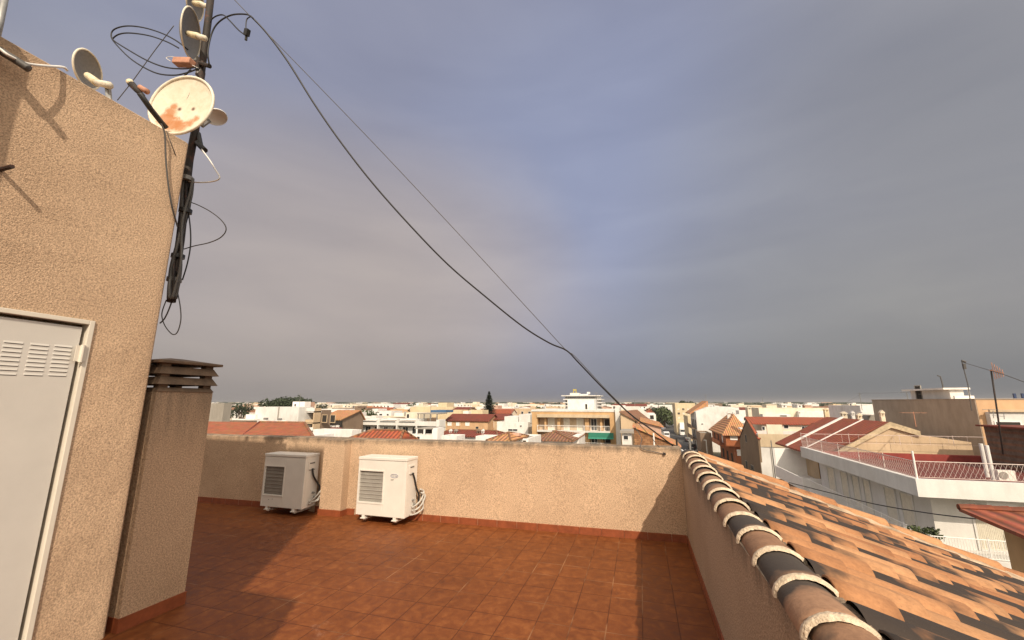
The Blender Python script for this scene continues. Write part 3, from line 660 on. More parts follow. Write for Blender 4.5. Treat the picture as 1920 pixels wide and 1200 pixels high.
cyl('thin grey wire hanging across the face of the rusty dish', [(364, 146), (357, 172), (345, 196), (338, 206), (328, 225)], Y=2.1, r=.0025, mat='blackgrey')
cable('brown cable hanging down the shed wall below the rusty dish', [atx(302, 232, -3.36), atx(309, 252, -3.36), atx(311, 300, -3.37), atx(316, 350, -3.37), atx(323, 390, -3.37), aty(333, 425, 2.13)], .006, 'blackgrey')
cable('thin cable running slantwise over the shed corner below the rusty dish', [atx(312, 245, -3.37), atx(325, 280, -3.38), aty(341, 320, 2.13)], .003, 'blackgrey')
cyl('half white cable sticking out right of the mast in a pointed loop', [(378, 280), (393, 300), (404, 318), (412, 332), (404, 339), (382, 342), (360, 341), (343, 337)], r=.0055, mat='whitecable')
cyl('wide grey cable loop bulging right of the bundled mast', [(343, 375), (368, 383), (395, 397), (416, 414), (424, 430), (414, 445), (392, 455), (365, 461), (345, 467)], r=.004, mat='blackgrey')
cyl('narrow hanging cable loop below the foot of the mast', [(333, 548), (338, 575), (339, 600), (333, 622), (324, 627), (312, 615), (305, 600), (304, 585), (312, 562)], r=.004, mat='blackgrey')
cyl('short dark cable tail below the foot of the mast', [(324, 560), (316, 582), (308, 598), (300, 606)], r=.005, mat='blackgrey')
cyl('dark slack cable hugging the right side of the mast', [(353, 395), (357, 430), (357, 462), (351, 495), (342, 525)], r=.005, mat='black')
cyl('black cable arching from the mast to the long overhead cable', [(392, 120), (390, 95), (398, 60), (412, 40), (435, 28), (462, 27), (474, 34)], Y=2.3, r=.007)
cyl('second black cable arching over to the mast top', [(386, 72), (392, 45), (402, 32), (418, 28), (430, 38), (447, 56), (460, 66)], Y=2.3, r=.006)
cyl('thin pale wire from the amplifier box to the mast', [(320, 115), (312, 108), (330, 108), (372, 128)], r=.003, mat='whitecable')
cyl('short dark cable dropping from the overhead cable to its connector', [(470, 31), (463, 36), (461, 48), (462, 56)], Y=2.3, r=.005)
p = aty(463, 61, 2.3); o = MB().box(-.022, .022, -.018, .018, -.03, .03).tube([(0, 0, -.02), (.01, 0, -.07)], .012, 6).build('cable_connector', MT['black'], bevel=.004); o.location = p; o.rotation_euler = (.2, .4, 0)
tag(o, 'black cable connector dangling below the overhead cable near the mast', 'connector')
# overhead cables to the far wall: they hang in the vertical plane between their two fixings
pa = aty(470, 30, 2.32); pb = Vector((.36, 5.22, 12.99)); pn = Vector((pb.y-pa.y, -(pb.x-pa.x), 0)).normalized(); pd = pn.dot(pa-Vector((0, 0, CZ)))
def onpl(u, v): d = ray(u, v); return Vector((0, 0, CZ))+d*(pd/pn.dot(d))
cable('thick black cable sagging from the mast down to the right end of the back wall', [onpl(*q) for q in ((470, 30), (500, 62), (540, 116), (590, 196), (640, 268), (700, 345), (770, 424), (840, 496), (910, 556), (980, 612), (1030, 643), (1062, 657), (1085, 680), (1130, 727), (1180, 775), (1225, 808), (1262, 836))], .0085, 'black', 6)
cable('thin taut wire above the thick cable, running from the sky to the back wall', [onpl(*q) for q in ((395, -50), (440, 0), (520, 82), (700, 268), (880, 460), (1000, 590), (1060, 655), (1078, 668), (1130, 724), (1178, 773), (1212, 810))]+[Vector((.17, 5.17, 13.0)), aty(1246, 851, bwy(.2)-.012)], .0038, 'blackgrey', 4)
hk = aty(1246, 851, bwy(.2)-.01); tag(MB().tube([hk+Vector((0, .03, 0)), hk+Vector((0, -.02, 0))], .014, 8).build('wall_hook', MT['mast']), 'small rusty hook holding a wire at the right end of the back wall', 'hook')
cable('slack wire end lying on the right end of the back wall', [aty(1190, 800, 5.3), aty(1203, 822, 5.2), Vector((-.02, 5.14, 12.98)), aty(1226, 847, bwy(0)-.015), aty(1246, 851, bwy(.2)-.012)], .004, 'blackgrey')

# ------------------------------------------------------------------ ground, street
def ground_mat():
    m, n, b = newmat('dusty ground'); geo = N(n, 'ShaderNodeNewGeometry'); P = geo.outputs['Position']
    t = N(n, 'ShaderNodeTexNoise', inp={'Scale': .004, 'Detail': 8, 'Roughness': .7}); L(n, P, t.inputs[0])
    L(n, ramp(n, t.outputs[0], [(.35, (.05, .055, .035)), (.5, (.11, .10, .07)), (.65, (.17, .145, .10))]), b.inputs['Base Color']); b.inputs['Roughness'].default_value = .95; return m
gm = MB(); R0 = 30000
gm.add([(R0*math.cos(2*math.pi*k/96), R0*math.sin(2*math.pi*k/96), 0) for k in range(96)], [tuple(range(96))])
tag(gm.build('ground', ground_mat()), kind='structure')
MT['asphalt'] = plain('worn asphalt', (.075, .073, .072), .9, 0, .3, .6, .3, 8)
MT['pave'] = plain('pale concrete pavement', (.26, .25, .23), .9, 0, .2, 1.5)
MT['kerb'] = plain('kerb stone', (.34, .33, .31), .9, 0, .15, 2)
rl = [(5.6, -60), (6.0, 60), (6.8, 110), (9.2, 200), (12.5, 330), (17, 520)]
rr = [(11.4, -60), (11.6, 60), (14.2, 110), (17.6, 200), (21.5, 330), (26, 520)]
def strip(name, a, b, z, mat):
    vs = [(x, y, z) for x, y in a]+[(x, y, z) for x, y in b]; k = len(a)
    return tag(MB().add(vs, [(i, k+i, k+i+1, i+1) for i in range(k-1)]).build(name, mat), kind='structure')
strip('road', rl, rr, .006, MT['asphalt'])
for a, sgn in ((rl, -1), (rr, 1)):
    b_ = [(x+sgn*1.4, y) for x, y in a]; mbk = MB()
    for i in range(len(a)-1):
        (x0, y0), (x1, y1) = a[i], a[i+1]; (x2, y2), (x3, y3) = b_[i], b_[i+1]
        vs = [(x0, y0, 0), (x1, y1, 0), (x1, y1, .13), (x0, y0, .13), (x2, y2, .13), (x3, y3, .13)]
        mbk.add(vs, [(0, 1, 2, 3) if sgn > 0 else (3, 2, 1, 0), (3, 2, 5, 4) if sgn > 0 else (4, 5, 2, 3)])
    tag(mbk.build('pavement', MT['pave']), kind='structure')
cz_ = MB()
for k in range(8): cz_.box(7.6+k*.95, 8.1+k*.95, 128, 132, .007, .011)
tag(cz_.build('crossing_markings', MT['white']), kind='structure')

# ------------------------------------------------------------------ town buildings
PAL = {
 'white': (.80, .78, .75), 'cream': (.76, .68, .54), 'pale yellow': (.68, .56, .37), 'ochre': (.58, .37, .185), 'orange': (.60, .385, .22),
 'brown': (.24, .17, .12), 'pink': (.58, .38, .29), 'grey': (.33, .30, .26), 'terracotta': (.40, .135, .055), 'beige': (.58, .44, .29), 'sand': (.60, .48, .33)}
def WM(c): return townwall(c+' town render', PAL[c])
RT = {'red': (.33, .085, .038), 'brown': (.27, .135, .075), 'orange': (.50, .25, .115), 'darkred': (.20, .045, .025)}
def RM(c, ax): return roofmat(c+' tiles '+ax, RT[c], ax)
MT['terr'] = plain('red terrace floor', (.13, .028, .02), .7, 0, .2, 1.2)
MT['greyfloor'] = plain('grey roof membrane', (.28, .26, .23), .9, 0, .25, .8)
def fbox(mb, face, c, a0, a1, z0, z1, d0, d1, mi=0):
    if face == 'S': mb.box(a0, a1, c-d1, c-d0, z0, z1, mi)
    elif face == 'E': mb.box(c+d0, c+d1, a0, a1, z0, z1, mi)
    else: mb.box(c-d1, c-d0, a0, a1, z0, z1, mi)
def win(par, face, c, a0, a1, z0, z1, kind='glass', frame='white', name=None, bars=1):
    fr = MB(); t = min(.09, (a1-a0)*.12)
    fbox(fr, face, c, a0-t, a0, z0-t, z1+t, -.02, .05); fbox(fr, face, c, a1, a1+t, z0-t, z1+t, -.02, .05)
    fbox(fr, face, c, a0, a1, z1, z1+t, -.02, .05); fbox(fr, face, c, a0, a1, z0-t, z0, -.02, .07)
    if kind == 'glass' and bars and a1-a0 > .8:
        am = (a0+a1)/2; fbox(fr, face, c, am-.03, am+.03, z0, z1, .012, .035)
    w = fr.build(name or 'window', MT[frame] if frame in MT else WM(frame), par)
    p = MB(); fbox(p, face, c, a0, a1, z0, z1, -.02, .01)
    p.build({'glass': 'pane', 'shutter': 'shutter', 'dark': 'opening', 'white': 'shutter'}[kind], MT[kind], w); return w
def shell(mb, x0, x1, y0, y1, z0, z1, par=.0, pt=.22):
    """walls with (optionally) a sunken terrace behind a parapet"""
    if par <= 0: mb.box(x0, x1, y0, y1, z0, z1); return
    mb.box(x0, x1, y0, y1, z0, z1-par)
    mb.box(x0, x1, y0, y0+pt, z1-par, z1).box(x0, x1, y1-pt, y1, z1-par, z1).box(x0, x0+pt, y0+pt, y1-pt, z1-par, z1).box(x1-pt, x1, y0+pt, y1-pt, z1-par, z1)
def flat(label, x0, x1, y0, y1, z, col, par=.9, floor='greyfloor', z0=0, group=None, name='flat_roofed_house', coping=None):
    t = thing(name, label, 'house', ((x0+x1)/2, (y0+y1)/2, z0), group)
    m = MB(); shell(m, x0, x1, y0, y1, z0, z, par); m.build('wall', WM(col), t)
    if par > 0: MB().box(x0+.24, x1-.24, y0+.24, y1-.24, z-par+.003, z-par+.02).build('roof', MT[floor], t)
    if coping: MB().box(x0-.05, x1+.05, y0-.06, y0+.25, z+.002, z+.08).build('coping', WM(coping) if coping in PAL else MT[coping], t)
    return t
def gabled(label, x0, x1, y0, y1, ze, zr, axis, col, rcol, ov=.35, z0=0, group=None, peak=None, name='tiled_house', th=.16):
    """axis = direction of the ridge"""
    t = thing(name, label, 'house', ((x0+x1)/2, (y0+y1)/2, z0), group)
    if axis == 'y':
        pk = peak if peak is not None else (x0+x1)/2
        MB().prism([(x0, z0), (x1, z0), (x1, ze), (pk, zr), (x0, ze)], 'y', y0, y1).build('wall', WM(col), t)
        r = MB(); s0 = (zr-ze)/(pk-x0); s1 = (zr-ze)/(x1-pk)
        r.slab([(x0-ov, y0-ov, ze-s0*ov+th), (pk, y0-ov, zr+th), (pk, y1+ov, zr+th), (x0-ov, y1+ov, ze-s0*ov+th)], th-.005)
        r.slab([(pk, y0-ov, zr+th), (x1+ov, y0-ov, ze-s1*ov+th), (x1+ov, y1+ov, ze-s1*ov+th), (pk, y1+ov, zr+th)], th-.005)
        r.build('roof', RM(rcol, 'x'), t)
    else:
        pk = peak if peak is not None else (y0+y1)/2
        MB().prism([(y0, z0), (y1, z0), (y1, ze), (pk, zr), (y0, ze)], 'x', x0, x1).build('wall', WM(col), t)
        r = MB(); s0 = (zr-ze)/(pk-y0); s1 = (zr-ze)/(y1-pk)
        r.slab([(x0-ov, y0-ov, ze-s0*ov+th), (x1+ov, y0-ov, ze-s0*ov+th), (x1+ov, pk, zr+th), (x0-ov, pk, zr+th)], th-.005)
        r.slab([(x0-ov, pk, zr+th), (x1+ov, pk, zr+th), (x1+ov, y1+ov, ze-s1*ov+th), (x0-ov, y1+ov, ze-s1*ov+th)], th-.005)
        r.build('roof', RM(rcol, 'y'), t)
    return t
def hipped(label, x0, x1, y0, y1, ze, zr, hl, hr, col, rcol, ov=.4, z0=0, th=.14, name='tiled_house'):
    t = thing(name, label, 'house', ((x0+x1)/2, (y0+y1)/2, z0)); MB().box(x0, x1, y0, y1, z0, ze).build('wall', WM(col), t)
    ym = (y0+y1)/2; a, b, c, d = (x0-ov, y0-ov, ze+th), (x1+ov, y0-ov, ze+th), (x1+ov, y1+ov, ze+th), (x0-ov, y1+ov, ze+th); e, f = (x0+hl, ym, zr+th), (x1-hr, ym, zr+th)
    r = MB(); r.slab([a, b, f, e], th); r.slab([b, c, f], th); r.slab([c, d, e, f], th); r.slab([d, a, e], th)
    r.build('roof', RM(rcol, 'y'), t)
    rg = MB()
    for p, q in ((a, e), (b, f), (e, f), (c, f), (d, e)): rg.tube([Vector(p)+Vector((0, 0, .02)), Vector(q)+Vector((0, 0, .02))], .11, 6)
    rg.build('ridge_caps', RM('brown', 'x'), t); return t
def pbox(t, name, mat, x0, x1, y0, y1, z0, z1): return MB().box(x0, x1, y0, y1, z0, z1).build(name, mat, t)
def railing(par, p0, p1, z0, z1, step=.14, post=1.6, mat='white', r=.012, lattice=False):
    p0 = Vector((*p0, 0)); p1 = Vector((*p1, 0)); Ln = (p1-p0).length; d = (p1-p0)/Ln; m = MB()
    P = lambda s, z: p0+d*s+Vector((0, 0, z))
    m.tube([P(0, z1), P(Ln, z1)], r*2, 6).tube([P(0, z0+.08), P(Ln, z0+.08)], r*1.3, 4)
    s = 0
    while s <= Ln+.01: m.tube([P(min(s, Ln), z0), P(min(s, Ln), z1+.08)], r*2.2, 6); s += post
    s = step/2
    while s < Ln:
        if lattice:
            e = min(s+step*.9, Ln); m.tube([P(s, z0+.08), P(e, (z0+z1)/2), P(s, z1)], r*.8, 3, caps=False); m.tube([P(e, z0+.08), P(s, (z0+z1)/2), P(e, z1)], r*.8, 3, caps=False)
        else: m.tube([P(s, z0+.08), P(s, z1)], r, 4, caps=False)
        s += step
    return m.build('railing', MT[mat], par)
def chim(label, u0, u1, v0, v1, Y, col='cream', group='small chimneys on the tiled roofs'):
    x0, x1 = ux(u0, Y), ux(u1, Y); z1 = vz(u0, v0, Y); z0 = vz(u0, v1, Y)-1.0; w = x1-x0
    t = thing('roof_chimney', label, 'chimney', ((x0+x1)/2, Y+w/2, z0), group)
    pbox(t, 'shaft', WM(col), x0+w*.08, x1-w*.08, Y+w*.08, Y+w*.92, z0, z1-.5)
    m = MB(); 
    for sx in (0, 1):
        for sy in (0, 1): m.box(x0+w*(.1+.62*sx), x0+w*(.28+.62*sx), Y+w*(.1+.62*sy), Y+w*(.28+.62*sy), z1-.5, z1-.2)
    m.box(x0, x1, Y, Y+w, z1-.2, z1-.1).prism([(x0, z1-.1), (x1, z1-.1), ((x0+x1)/2, z1+.12)], 'y', Y, Y+w); m.build('cowl', WM(col), t)

MT['rail'] = plain('faded pinkish white railing paint', (.62, .52, .48), .6)
# --- white villa with the red terrace
VX = ux(1690, 27); VY = 27.0; VZ = vz(1690, 897, VY); VB = vz(1693, 930, VY); VX1 = VX+17; VY1 = 43
vl = thing('villa', 'white three storey villa with a dark red roof terrace and pale lattice railing', 'villa', (VX+8, 35, 0))
MT['villawhite'] = townwall('villa white render', (.70, .69, .665), .2)
MB().box(VX, VX1, VY, VY1, VB, VB+.05).box(VX, VX1, VY, VY+.3, VB+.05, VZ).box(VX, VX+.3, VY+.3, VY1, VB+.05, VZ).build('roof_slab', MT['villawhite'], vl)
MB().box(VX+.3, VX1-.3, VY+.3, VY1-.3, VB+.053, VB+.08).build('terrace_floor', MT['terr'], vl)
ix = VX+1.25; iy = VY+1.6
MB().box(ix, VX1-.4, iy, VY1, 0, VB-.003).build('wall', MT['villawhite'], vl)
MB().box(ix-.004+1.6, ix+1.9+1.6-.8, VY+.35, iy-.003, VB-.3, VB-.004).build('beam', MT['villawhite'], vl)
fz = VZ-3.55
# balcony round two sides
MB().box(VX+.1, VX+9.2, VY-.1, iy-.004, fz-1.0, fz).box(VX+.1, ix-.004, iy-.004, VY1, fz-1.0, fz).build('balcony', MT['villawhite'], vl)
pbox(vl, 'porch_shade', MT['dark'], VX+1.3, VX+12, iy-.03, iy-.004, 0, fz-1.25)  # flat dark panel painted as the deep shade below the balcony
railing(vl, (VX+.2, VY+.02), (VX+9.1, VY+.02), fz, fz+.9, .11, 2.2, lattice=False)
railing(vl, (VX+.2, VY+.02), (VX+.2, VY1), fz, fz+.9, .13, 2.2)
railing(vl, (VX+.15, VY+.15), (VX1, VY+.15), VZ, VZ+.85, .2, 4.4, mat='rail', r=.010, lattice=True)
railing(vl, (VX+.15, VY+.15), (VX+.15, VY1-.1), VZ, VZ+.85, .2, 2.9, mat='rail', r=.010, lattice=True)
railing(vl, (VX+.15, VY1-.1), (VX1-3, VY1-.1), VZ+.35, VZ+1.1, 1.2, 3.5, mat='rail', r=.008)
MB().tube([(VX+.15, VY+.15, VZ), (VX+.15, VY+.15, VZ+1.35)], .045, 8).build('corner_post', MT['white'], vl)
for (a0, a1) in ((VY+3.2, VY+4.3), (VY+4.9, VY+6.0), (VY+7.8, VY+8.6), (VY+9.3, VY+10.2), (VY+11.0, VY+12.0), (VY+13.2, VY+14.4)):
    win(vl, 'W', ix, a0, a1, fz+.15, VB-.55, 'shutter', 'villawhite')
WA, WB = ux(1782, iy), ux(1838, iy)
win(vl, 'S', iy, WA, WB, fz+.1, VB-.6, 'shutter', 'villawhite', name='balcony_window')
gl = MB()
for k in range(18): gl.box(WA+.02+k*(WB-WA)/18, WA+.05+k*(WB-WA)/18, iy-.08, iy-.06, fz+.1, VB-.62)
gl.box(WA, WB, iy-.085, iy-.055, fz+.1, fz+.15); gl.build('window_grille', MT['shutter'], vl)
MB().box(ux(1846, iy), VX+9.1, iy-.8, iy-.003, fz+.003, fz+1.5).build('wall_step', MT['villawhite'], vl)
pbox(vl, 'terrace_wall', plain('dark red painted wall', (.22, .03, .022), .7, 0, .25, 1.5), VX+.6, VX+14.5, VY1-.8, VY1-.31, VB+.083, VZ-.28)
MB().box(VX+.5, VX+13.5, VY+.1, VY1-2, fz-4.2, fz-1.003).build('porch_back', MT['dark'], vl) if False else None
for k, (u, v0, v1) in enumerate(((1851, 832, 880), (1862, 835, 884))):
    p = aty(u-2, v1, 34.5+k*-1.2); q = aty(u-6, v0, 34.5-k*1.2)
    tag(MB().tube([(p.x, p.y, VZ-.96), (p.x, p.y, q.z)], .10, 10).build('terrace_post', MT['villawhite']), ['thin white post on the villa terrace beside the brick wall, left one', 'thin white post on the villa terrace beside the brick wall, right one'][k], 'post')
xx = VX+2.2
ac = thing('air_conditioner', 'white air conditioner standing on the dark red villa terrace at the far right', 'air conditioner', (VX+9, VY+5, VZ))
p = aty(1887, 886, VY+5); pbox(ac, 'casing', MT['acwhite'], p.x-.38, p.x+.38, VY+5, VY+5.3, VZ-.6, VZ-.03); MB().tube([(p.x-.15, VY+4.99, VZ-.3), (p.x-.15, VY+4.96, VZ-.3)], .2, 20).build('fan_grille', MT['acgrille'], ac)
# cable strung in front of the villa
cable('black cable strung across in front of the white villa', [aty(1480, 905, 20), aty(1560, 925, 18), aty(1640, 945, 17), aty(1740, 962, 15.5), aty(1830, 973, 14.5)], .016, 'black')
# brick shed on the villa terrace
bx0, bx1 = ux(1834, 41), ux(1840, 36)+9; bz = vz(1840, 806, 36)
def brick_mat(name, c1, c2, mo):
    m, n, b = newmat(name); tc = N(n, 'ShaderNodeTexCoord'); mp = N(n, 'ShaderNodeMapping'); L(n, tc.outputs['Object'], mp.inputs[0]); mp.inputs['Rotation'].default_value = (R(90), 0, 0)
    br = N(n, 'ShaderNodeTexBrick', inp={'Scale': 1, 'Mortar Size': .02, 'Brick Width': .5, 'Row Height': .2, 'Color1': (*c1, 1), 'Color2': (*c2, 1), 'Mortar': (*mo, 1)}); L(n, mp.outputs[0], br.inputs[0])
    no = N(n, 'ShaderNodeTexNoise', inp={'Scale': 2.5, 'Detail': 7, 'Roughness': .75}); L(n, tc.outputs['Object'], no.inputs[0])
    L(n, mix(n, 1., br.outputs[0], ramp(n, no.outputs[0], [(.3, (.5, .48, .45)), (.55, (1, 1, 1)), (.7, (1.3, 1.2, 1.1))]), 'MULTIPLY'), b.inputs['Base Color']); b.inputs['Roughness'].default_value = .9; return m
MT['brick'] = brick_mat('raw hollow brick', (.17, .085, .05), (.24, .13, .08), (.16, .12, .09))
MT['stone'] = brick_mat('rough brown rubble', (.26, .12, .055), (.36, .19, .09), (.16, .08, .04))
bs = thing('brick_outbuilding', 'raw brick outbuilding with a thin red roof edge behind the villa terrace', 'outbuilding', (bx0+4, 38, VZ-1))
pbox(bs, 'wall', MT['brick'], bx0, bx1, 36, 41, VZ-3, bz); pbox(bs, 'roof', RM('darkred', 'y'), bx0-.3, bx1+.3, 35.7, 41.3, bz+.003, bz+.12)
m = MB(); m.tube([(bx0-.5, 35.9, VZ), (bx0-.5, 35.9, bz+.5)], .05, 6).tube([(bx0-.5, 35.9, bz+.5), (bx0+.5, 35.9, bz+.5)], .05, 6).tube([(bx0-.25, 35.9, VZ+1), (bx0-.25, 35.9, bz+.1)], .04, 6); m.build('pipe', MT['blackgrey'], bs)

# --- gabled building behind the villa
GY = 43.6; GY1 = 56; gx0 = ux(1541, GY); gx1 = ux(1805, GY); gpk = ux(1660, GY); gzr = vz(1660, 792, GY); gze = vz(1541, 843, GY); gzR = vz(1716, 805, GY)
gb = thing('gabled_building', 'beige gabled building with red tiled roof and ochre street balconies behind the villa', 'building', ((gx0+gx1)/2, 50, 0))
gzE = vz(1808, 829, GY)
MB().prism([(gx0+.8, 0), (gx1, 0), (gx1, gzE), (ux(1712, GY), vz(1712, 815, GY)), (gpk, gzr-.15), (gx0+.8, gze+.1)], 'y', GY, GY1).build('wall', WM('beige'), gb)
th = .15
r = MB(); r.slab([(gx0-.8, GY-.1, gze-.55), (gpk, GY-.1, gzr+.05), (gpk, GY1, gzr+.05), (gx0-.8, GY1, gze-.55)], th); r.build('roof', roofmat('red barrel tiles gable', (.30, .075, .035), 'x', .5), gb)
r = MB(); r.slab([(gpk, GY-.1, gzr+.05), (ux(1712, GY), GY-.1, vz(1712, 815, GY)+.3), (ux(1712, GY), GY1, vz(1712, 815, GY)+.3), (gpk, GY1, gzr+.05)], th); r.build('rear_roof', RM('red', 'x'), gb)
slp = (gzr-gze+.6)/(gpk-gx0+.8)
for k, yv in enumerate((GY+4.2, GY+8.3)):
    MB().prism([(gx0-.8, gze-.55+.01), (gpk, gzr+.06), (gpk, gzr+.14+.06*k), (gx0-.8, gze-.47+.06*k)], 'y', yv, yv+.14+.3*k).build('party_wall_coping', MT['white'], gb)
MB().prism([(gx0+.3, gze-.25), (gpk, gzr+.06), (ux(1712, GY), vz(1712, 815, GY)+.31), (ux(1712, GY), vz(1712, 815, GY)-.1), (gpk, gzr-.42), (gx0+.3, gze-.55)], 'y', GY-.1-.12, GY-.103).build('gable_band', plain('stained concrete band', (.46, .37, .24), .9, 0, .3, 2.5), gb)
# street side: ochre walls, balconies
ox = gx0+.8
for k, (zf, d) in enumerate(((6.0, 1.5), (2.9, 1.5))):
    MB().box(ox-2.9, ox-.003, GY+.6, GY+8.5, zf-.25, zf).box(ox-2.9, ox-2.8, GY+.6, GY+8.5, zf, zf+.85).box(ox-2.799, ox-.003, GY+.6, GY+.7, zf, zf+.85).box(ox-2.799, ox-.003, GY+8.4, GY+8.5, zf, zf+2.6).build('balcony', MT['white'] if k == 0 else WM('ochre'), gb)
    for a in (GY+1, GY+4): win(gb, 'W', ox, a, a+1.1, zf+.01, zf+2.1, 'dark', 'ochre', name='balcony_door')
MB().box(ox-.25, ox-.002, GY+7, GY1-.5, 5.6, 5.9).build('string_course', WM('ochre'), gb)
MB().slab([(ox-2.4, GY-3, 3.6), (ox-.05, GY-3, 4.6), (ox-.05, GY1, 4.6), (ox-2.4, GY1, 3.6)], .15).build('porch_roof', RM('red', 'x'), gb)
chim('cream chimney at the very ridge of the gabled red roof', 1647, 1656, 771, 790, 50, 'cream'); chim('short cream chimney with gable cowl left on the gabled red roof', 1604, 1613, 776, 789, 55, 'cream')
chim('white chimney between two cream ones on the far red roof', 1593, 1600, 772, 787, 62, 'white'); chim('cream chimney left of the white one on the far red roof', 1575, 1586, 773, 787, 66, 'cream')

# --- big blank grey wall with orange front
QY = 46.0; QX = ux(1830, QY); QZ = 13.66
gw = thing('apartment_block', 'large block with a blank grey side wall and an orange front at right', 'building', (QX+10, 54, 0))
MB().box(QX, QX+24, QY, 62.6, 0, QZ).build('wall', WM('orange'), gw)
MT['greywall'] = townwall('grey brown cement render', (.43, .35, .27), .3, .25)
MT['rail'] = plain('faded pinkish white railing paint', (.62, .52, .48), .6)
MB().box(QX-.06, QX-.003, QY+.02, 62.7, 0, QZ+.02).build('side_wall', MT['greywall'], gw)
MB().box(QX-.1, QX+24, QY-.05, 62.8, QZ+.022, QZ+.09).build('coping', MT['greywall'], gw)
z1w = vz(1845, 772, QY); z0w = vz(1850, 803, QY)
MB().box(ux(1842, QY), QX+24, QY-.5, QY-.004, z0w, z1w).build('white_balcony', MT['villawhite'], gw)
win(gw, 'S', QY-.51, ux(1849, QY), ux(1893, QY), z0w+.05, z0w+.55, 'dark', 'white')
win(gw, 'S', QY-.51, ux(1897, QY), ux(1925, QY), z0w+.05, z0w+.2, 'dark', 'white')
MB().box(ux(1840, QY), QX+24, QY-.7, QY-.51, z1w+.003, z1w+.2).build('ledge', WM('beige'), gw)
px0_, px1_ = ux(1784, 52), ux(1820, 52)
ph = thing('roof_room', 'white rooftop room with a dark doorway on top of the blank grey block', 'rooftop room', (px0_+1, 54, QZ+.1))
zt = vz(1800, 727, 52)
pbox(ph, 'wall', WM('white'), px0_, px1_-.4, 52, 58.2, QZ+.1, zt-.18); pbox(ph, 'roof', WM('white'), px0_-.6, px1_, 51.7, 58.6, zt-.177, zt)
win(ph, 'W', px0_, 56.3, 57.2, QZ+.12, QZ+1.5, 'dark', 'grey', name='doorway')
MB().tube([(px1_-.1, 51.8, QZ+.1), (px1_-.1, 51.8, zt-.18)], .06, 8).build('post', MT['white'], ph)
MB().box(px0_-.01, px1_, 51.4, 51.6, QZ+.1, QZ+.4).build('plinth', MT['white'], ph)

# --- red tiled roof edge with ochre wall at right
ro = thing('tiled_house', 'ochre house with a projecting red tiled roof at the right edge, near the viewer', 'house', (12, 18, 0))
A_ = aty(1806, 956, 17); A2 = aty(1930, 953, 17); 
A0 = Vector((A_.x, 17, A_.z)); hx = A_.x
B0 = aty(1930, 1010, 12.8)
q_ = atx(1920, 1004, hx); sl_ = (A_.z-q_.z)/(17-q_.y)
MB().slab([(hx, 13.0, A_.z-4*sl_), (hx+9, 13.0, A_.z-4*sl_), (hx+9, 17.2, A_.z+.2*sl_), (hx, 17.2, A_.z+.2*sl_)], .10).build('roof', roofmat('red tiles near', (.27, .075, .038), 'y', .5), ro)
rg = MB(); x = hx
while x < hx+9: rg.tube([(x, 17.2, A_.z+.04), (x+.42, 17.2, A_.z+.04)], [.09, .11], 8); x += .4
rg.build('ridge_caps', RM('red', 'x'), ro)
MB().box(aty(1887, 1020, 16.9).x, hx+9, 16.2, 16.9, 0, A_.z-.1).build('wall', WM('ochre'), ro)

# --- red corner house
ry = 100.0
rh = thing('corner_house', 'terracotta red corner house with an orange hipped roof on the street', 'house', (ux(1375, ry), 108, 0))
rx0, rx1 = ux(1354, ry), ux(1391, ry); rze = vz(1370, 815, ry); rzr = vz(1380, 776, 108)
zf = vz(1370, 838, ry)
MB().box(rx0, rx1+1.5, ry, 118, zf, rze).build('upper_wall', WM('terracotta'), rh)
MB().box(rx0+1.6, rx1+.9, ry+.8, 118, 0, zf-.003).build('lower_wall', WM('terracotta'), rh)
MB().box(ux(1368, ry), ux(1388, ry), ry-.5, ry+.79, 0, zf-1.2).build('bay', WM('terracotta'), rh)
e = .7; a, b, c_, d = (rx0-e, ry-e, rze), (rx1+1.2, ry-e, rze), (rx1+3.2, 118, rze), (rx0-e, 118, rze); pk1, pk2 = (rx1-.5, ry+7, rzr), (rx1-.2, 114, rzr)
r = MB(); r.slab([a, b, pk1], .18); r.slab([b, c_, pk2, pk1], .18); r.slab([c_, d, pk2], .18); r.slab([d, a, pk1, pk2], .18); r.build('roof', RM('orange', 'y'), rh)
win(rh, 'S', ry, ux(1363, ry), ux(1375, ry), vz(1368, 824, ry), vz(1368, 813.5, ry)-.15, 'white', 'white')
win(rh, 'S', ry-.5, ux(1372, ry), ux(1384, ry), vz(1378, 853, ry), vz(1378, 843, ry), 'white', 'white')
for k in range(3): win(rh, 'W', rx0, ry+3+k*5, ry+4.6+k*5, zf+.5, zf+2.3, ('white', 'dark', 'dark')[k], 'terracotta')
for k in range(3): win(rh, 'W', rx0+1.6, ry+3+k*5, ry+4.8+k*5, .3, 2.4, 'dark', 'brown', name='doorway')
MB().box(rx0-.9, rx0-.003, ry+2, ry+13, zf-.05, zf+.12).box(rx0-.9, rx0-.82, ry+2, ry+13, zf+.12, zf+.95).build('balcony', WM('terracotta'), rh)
chim('white chimney on the orange roof of the red corner house', 1361, 1368, 773, 786, 108, 'white')

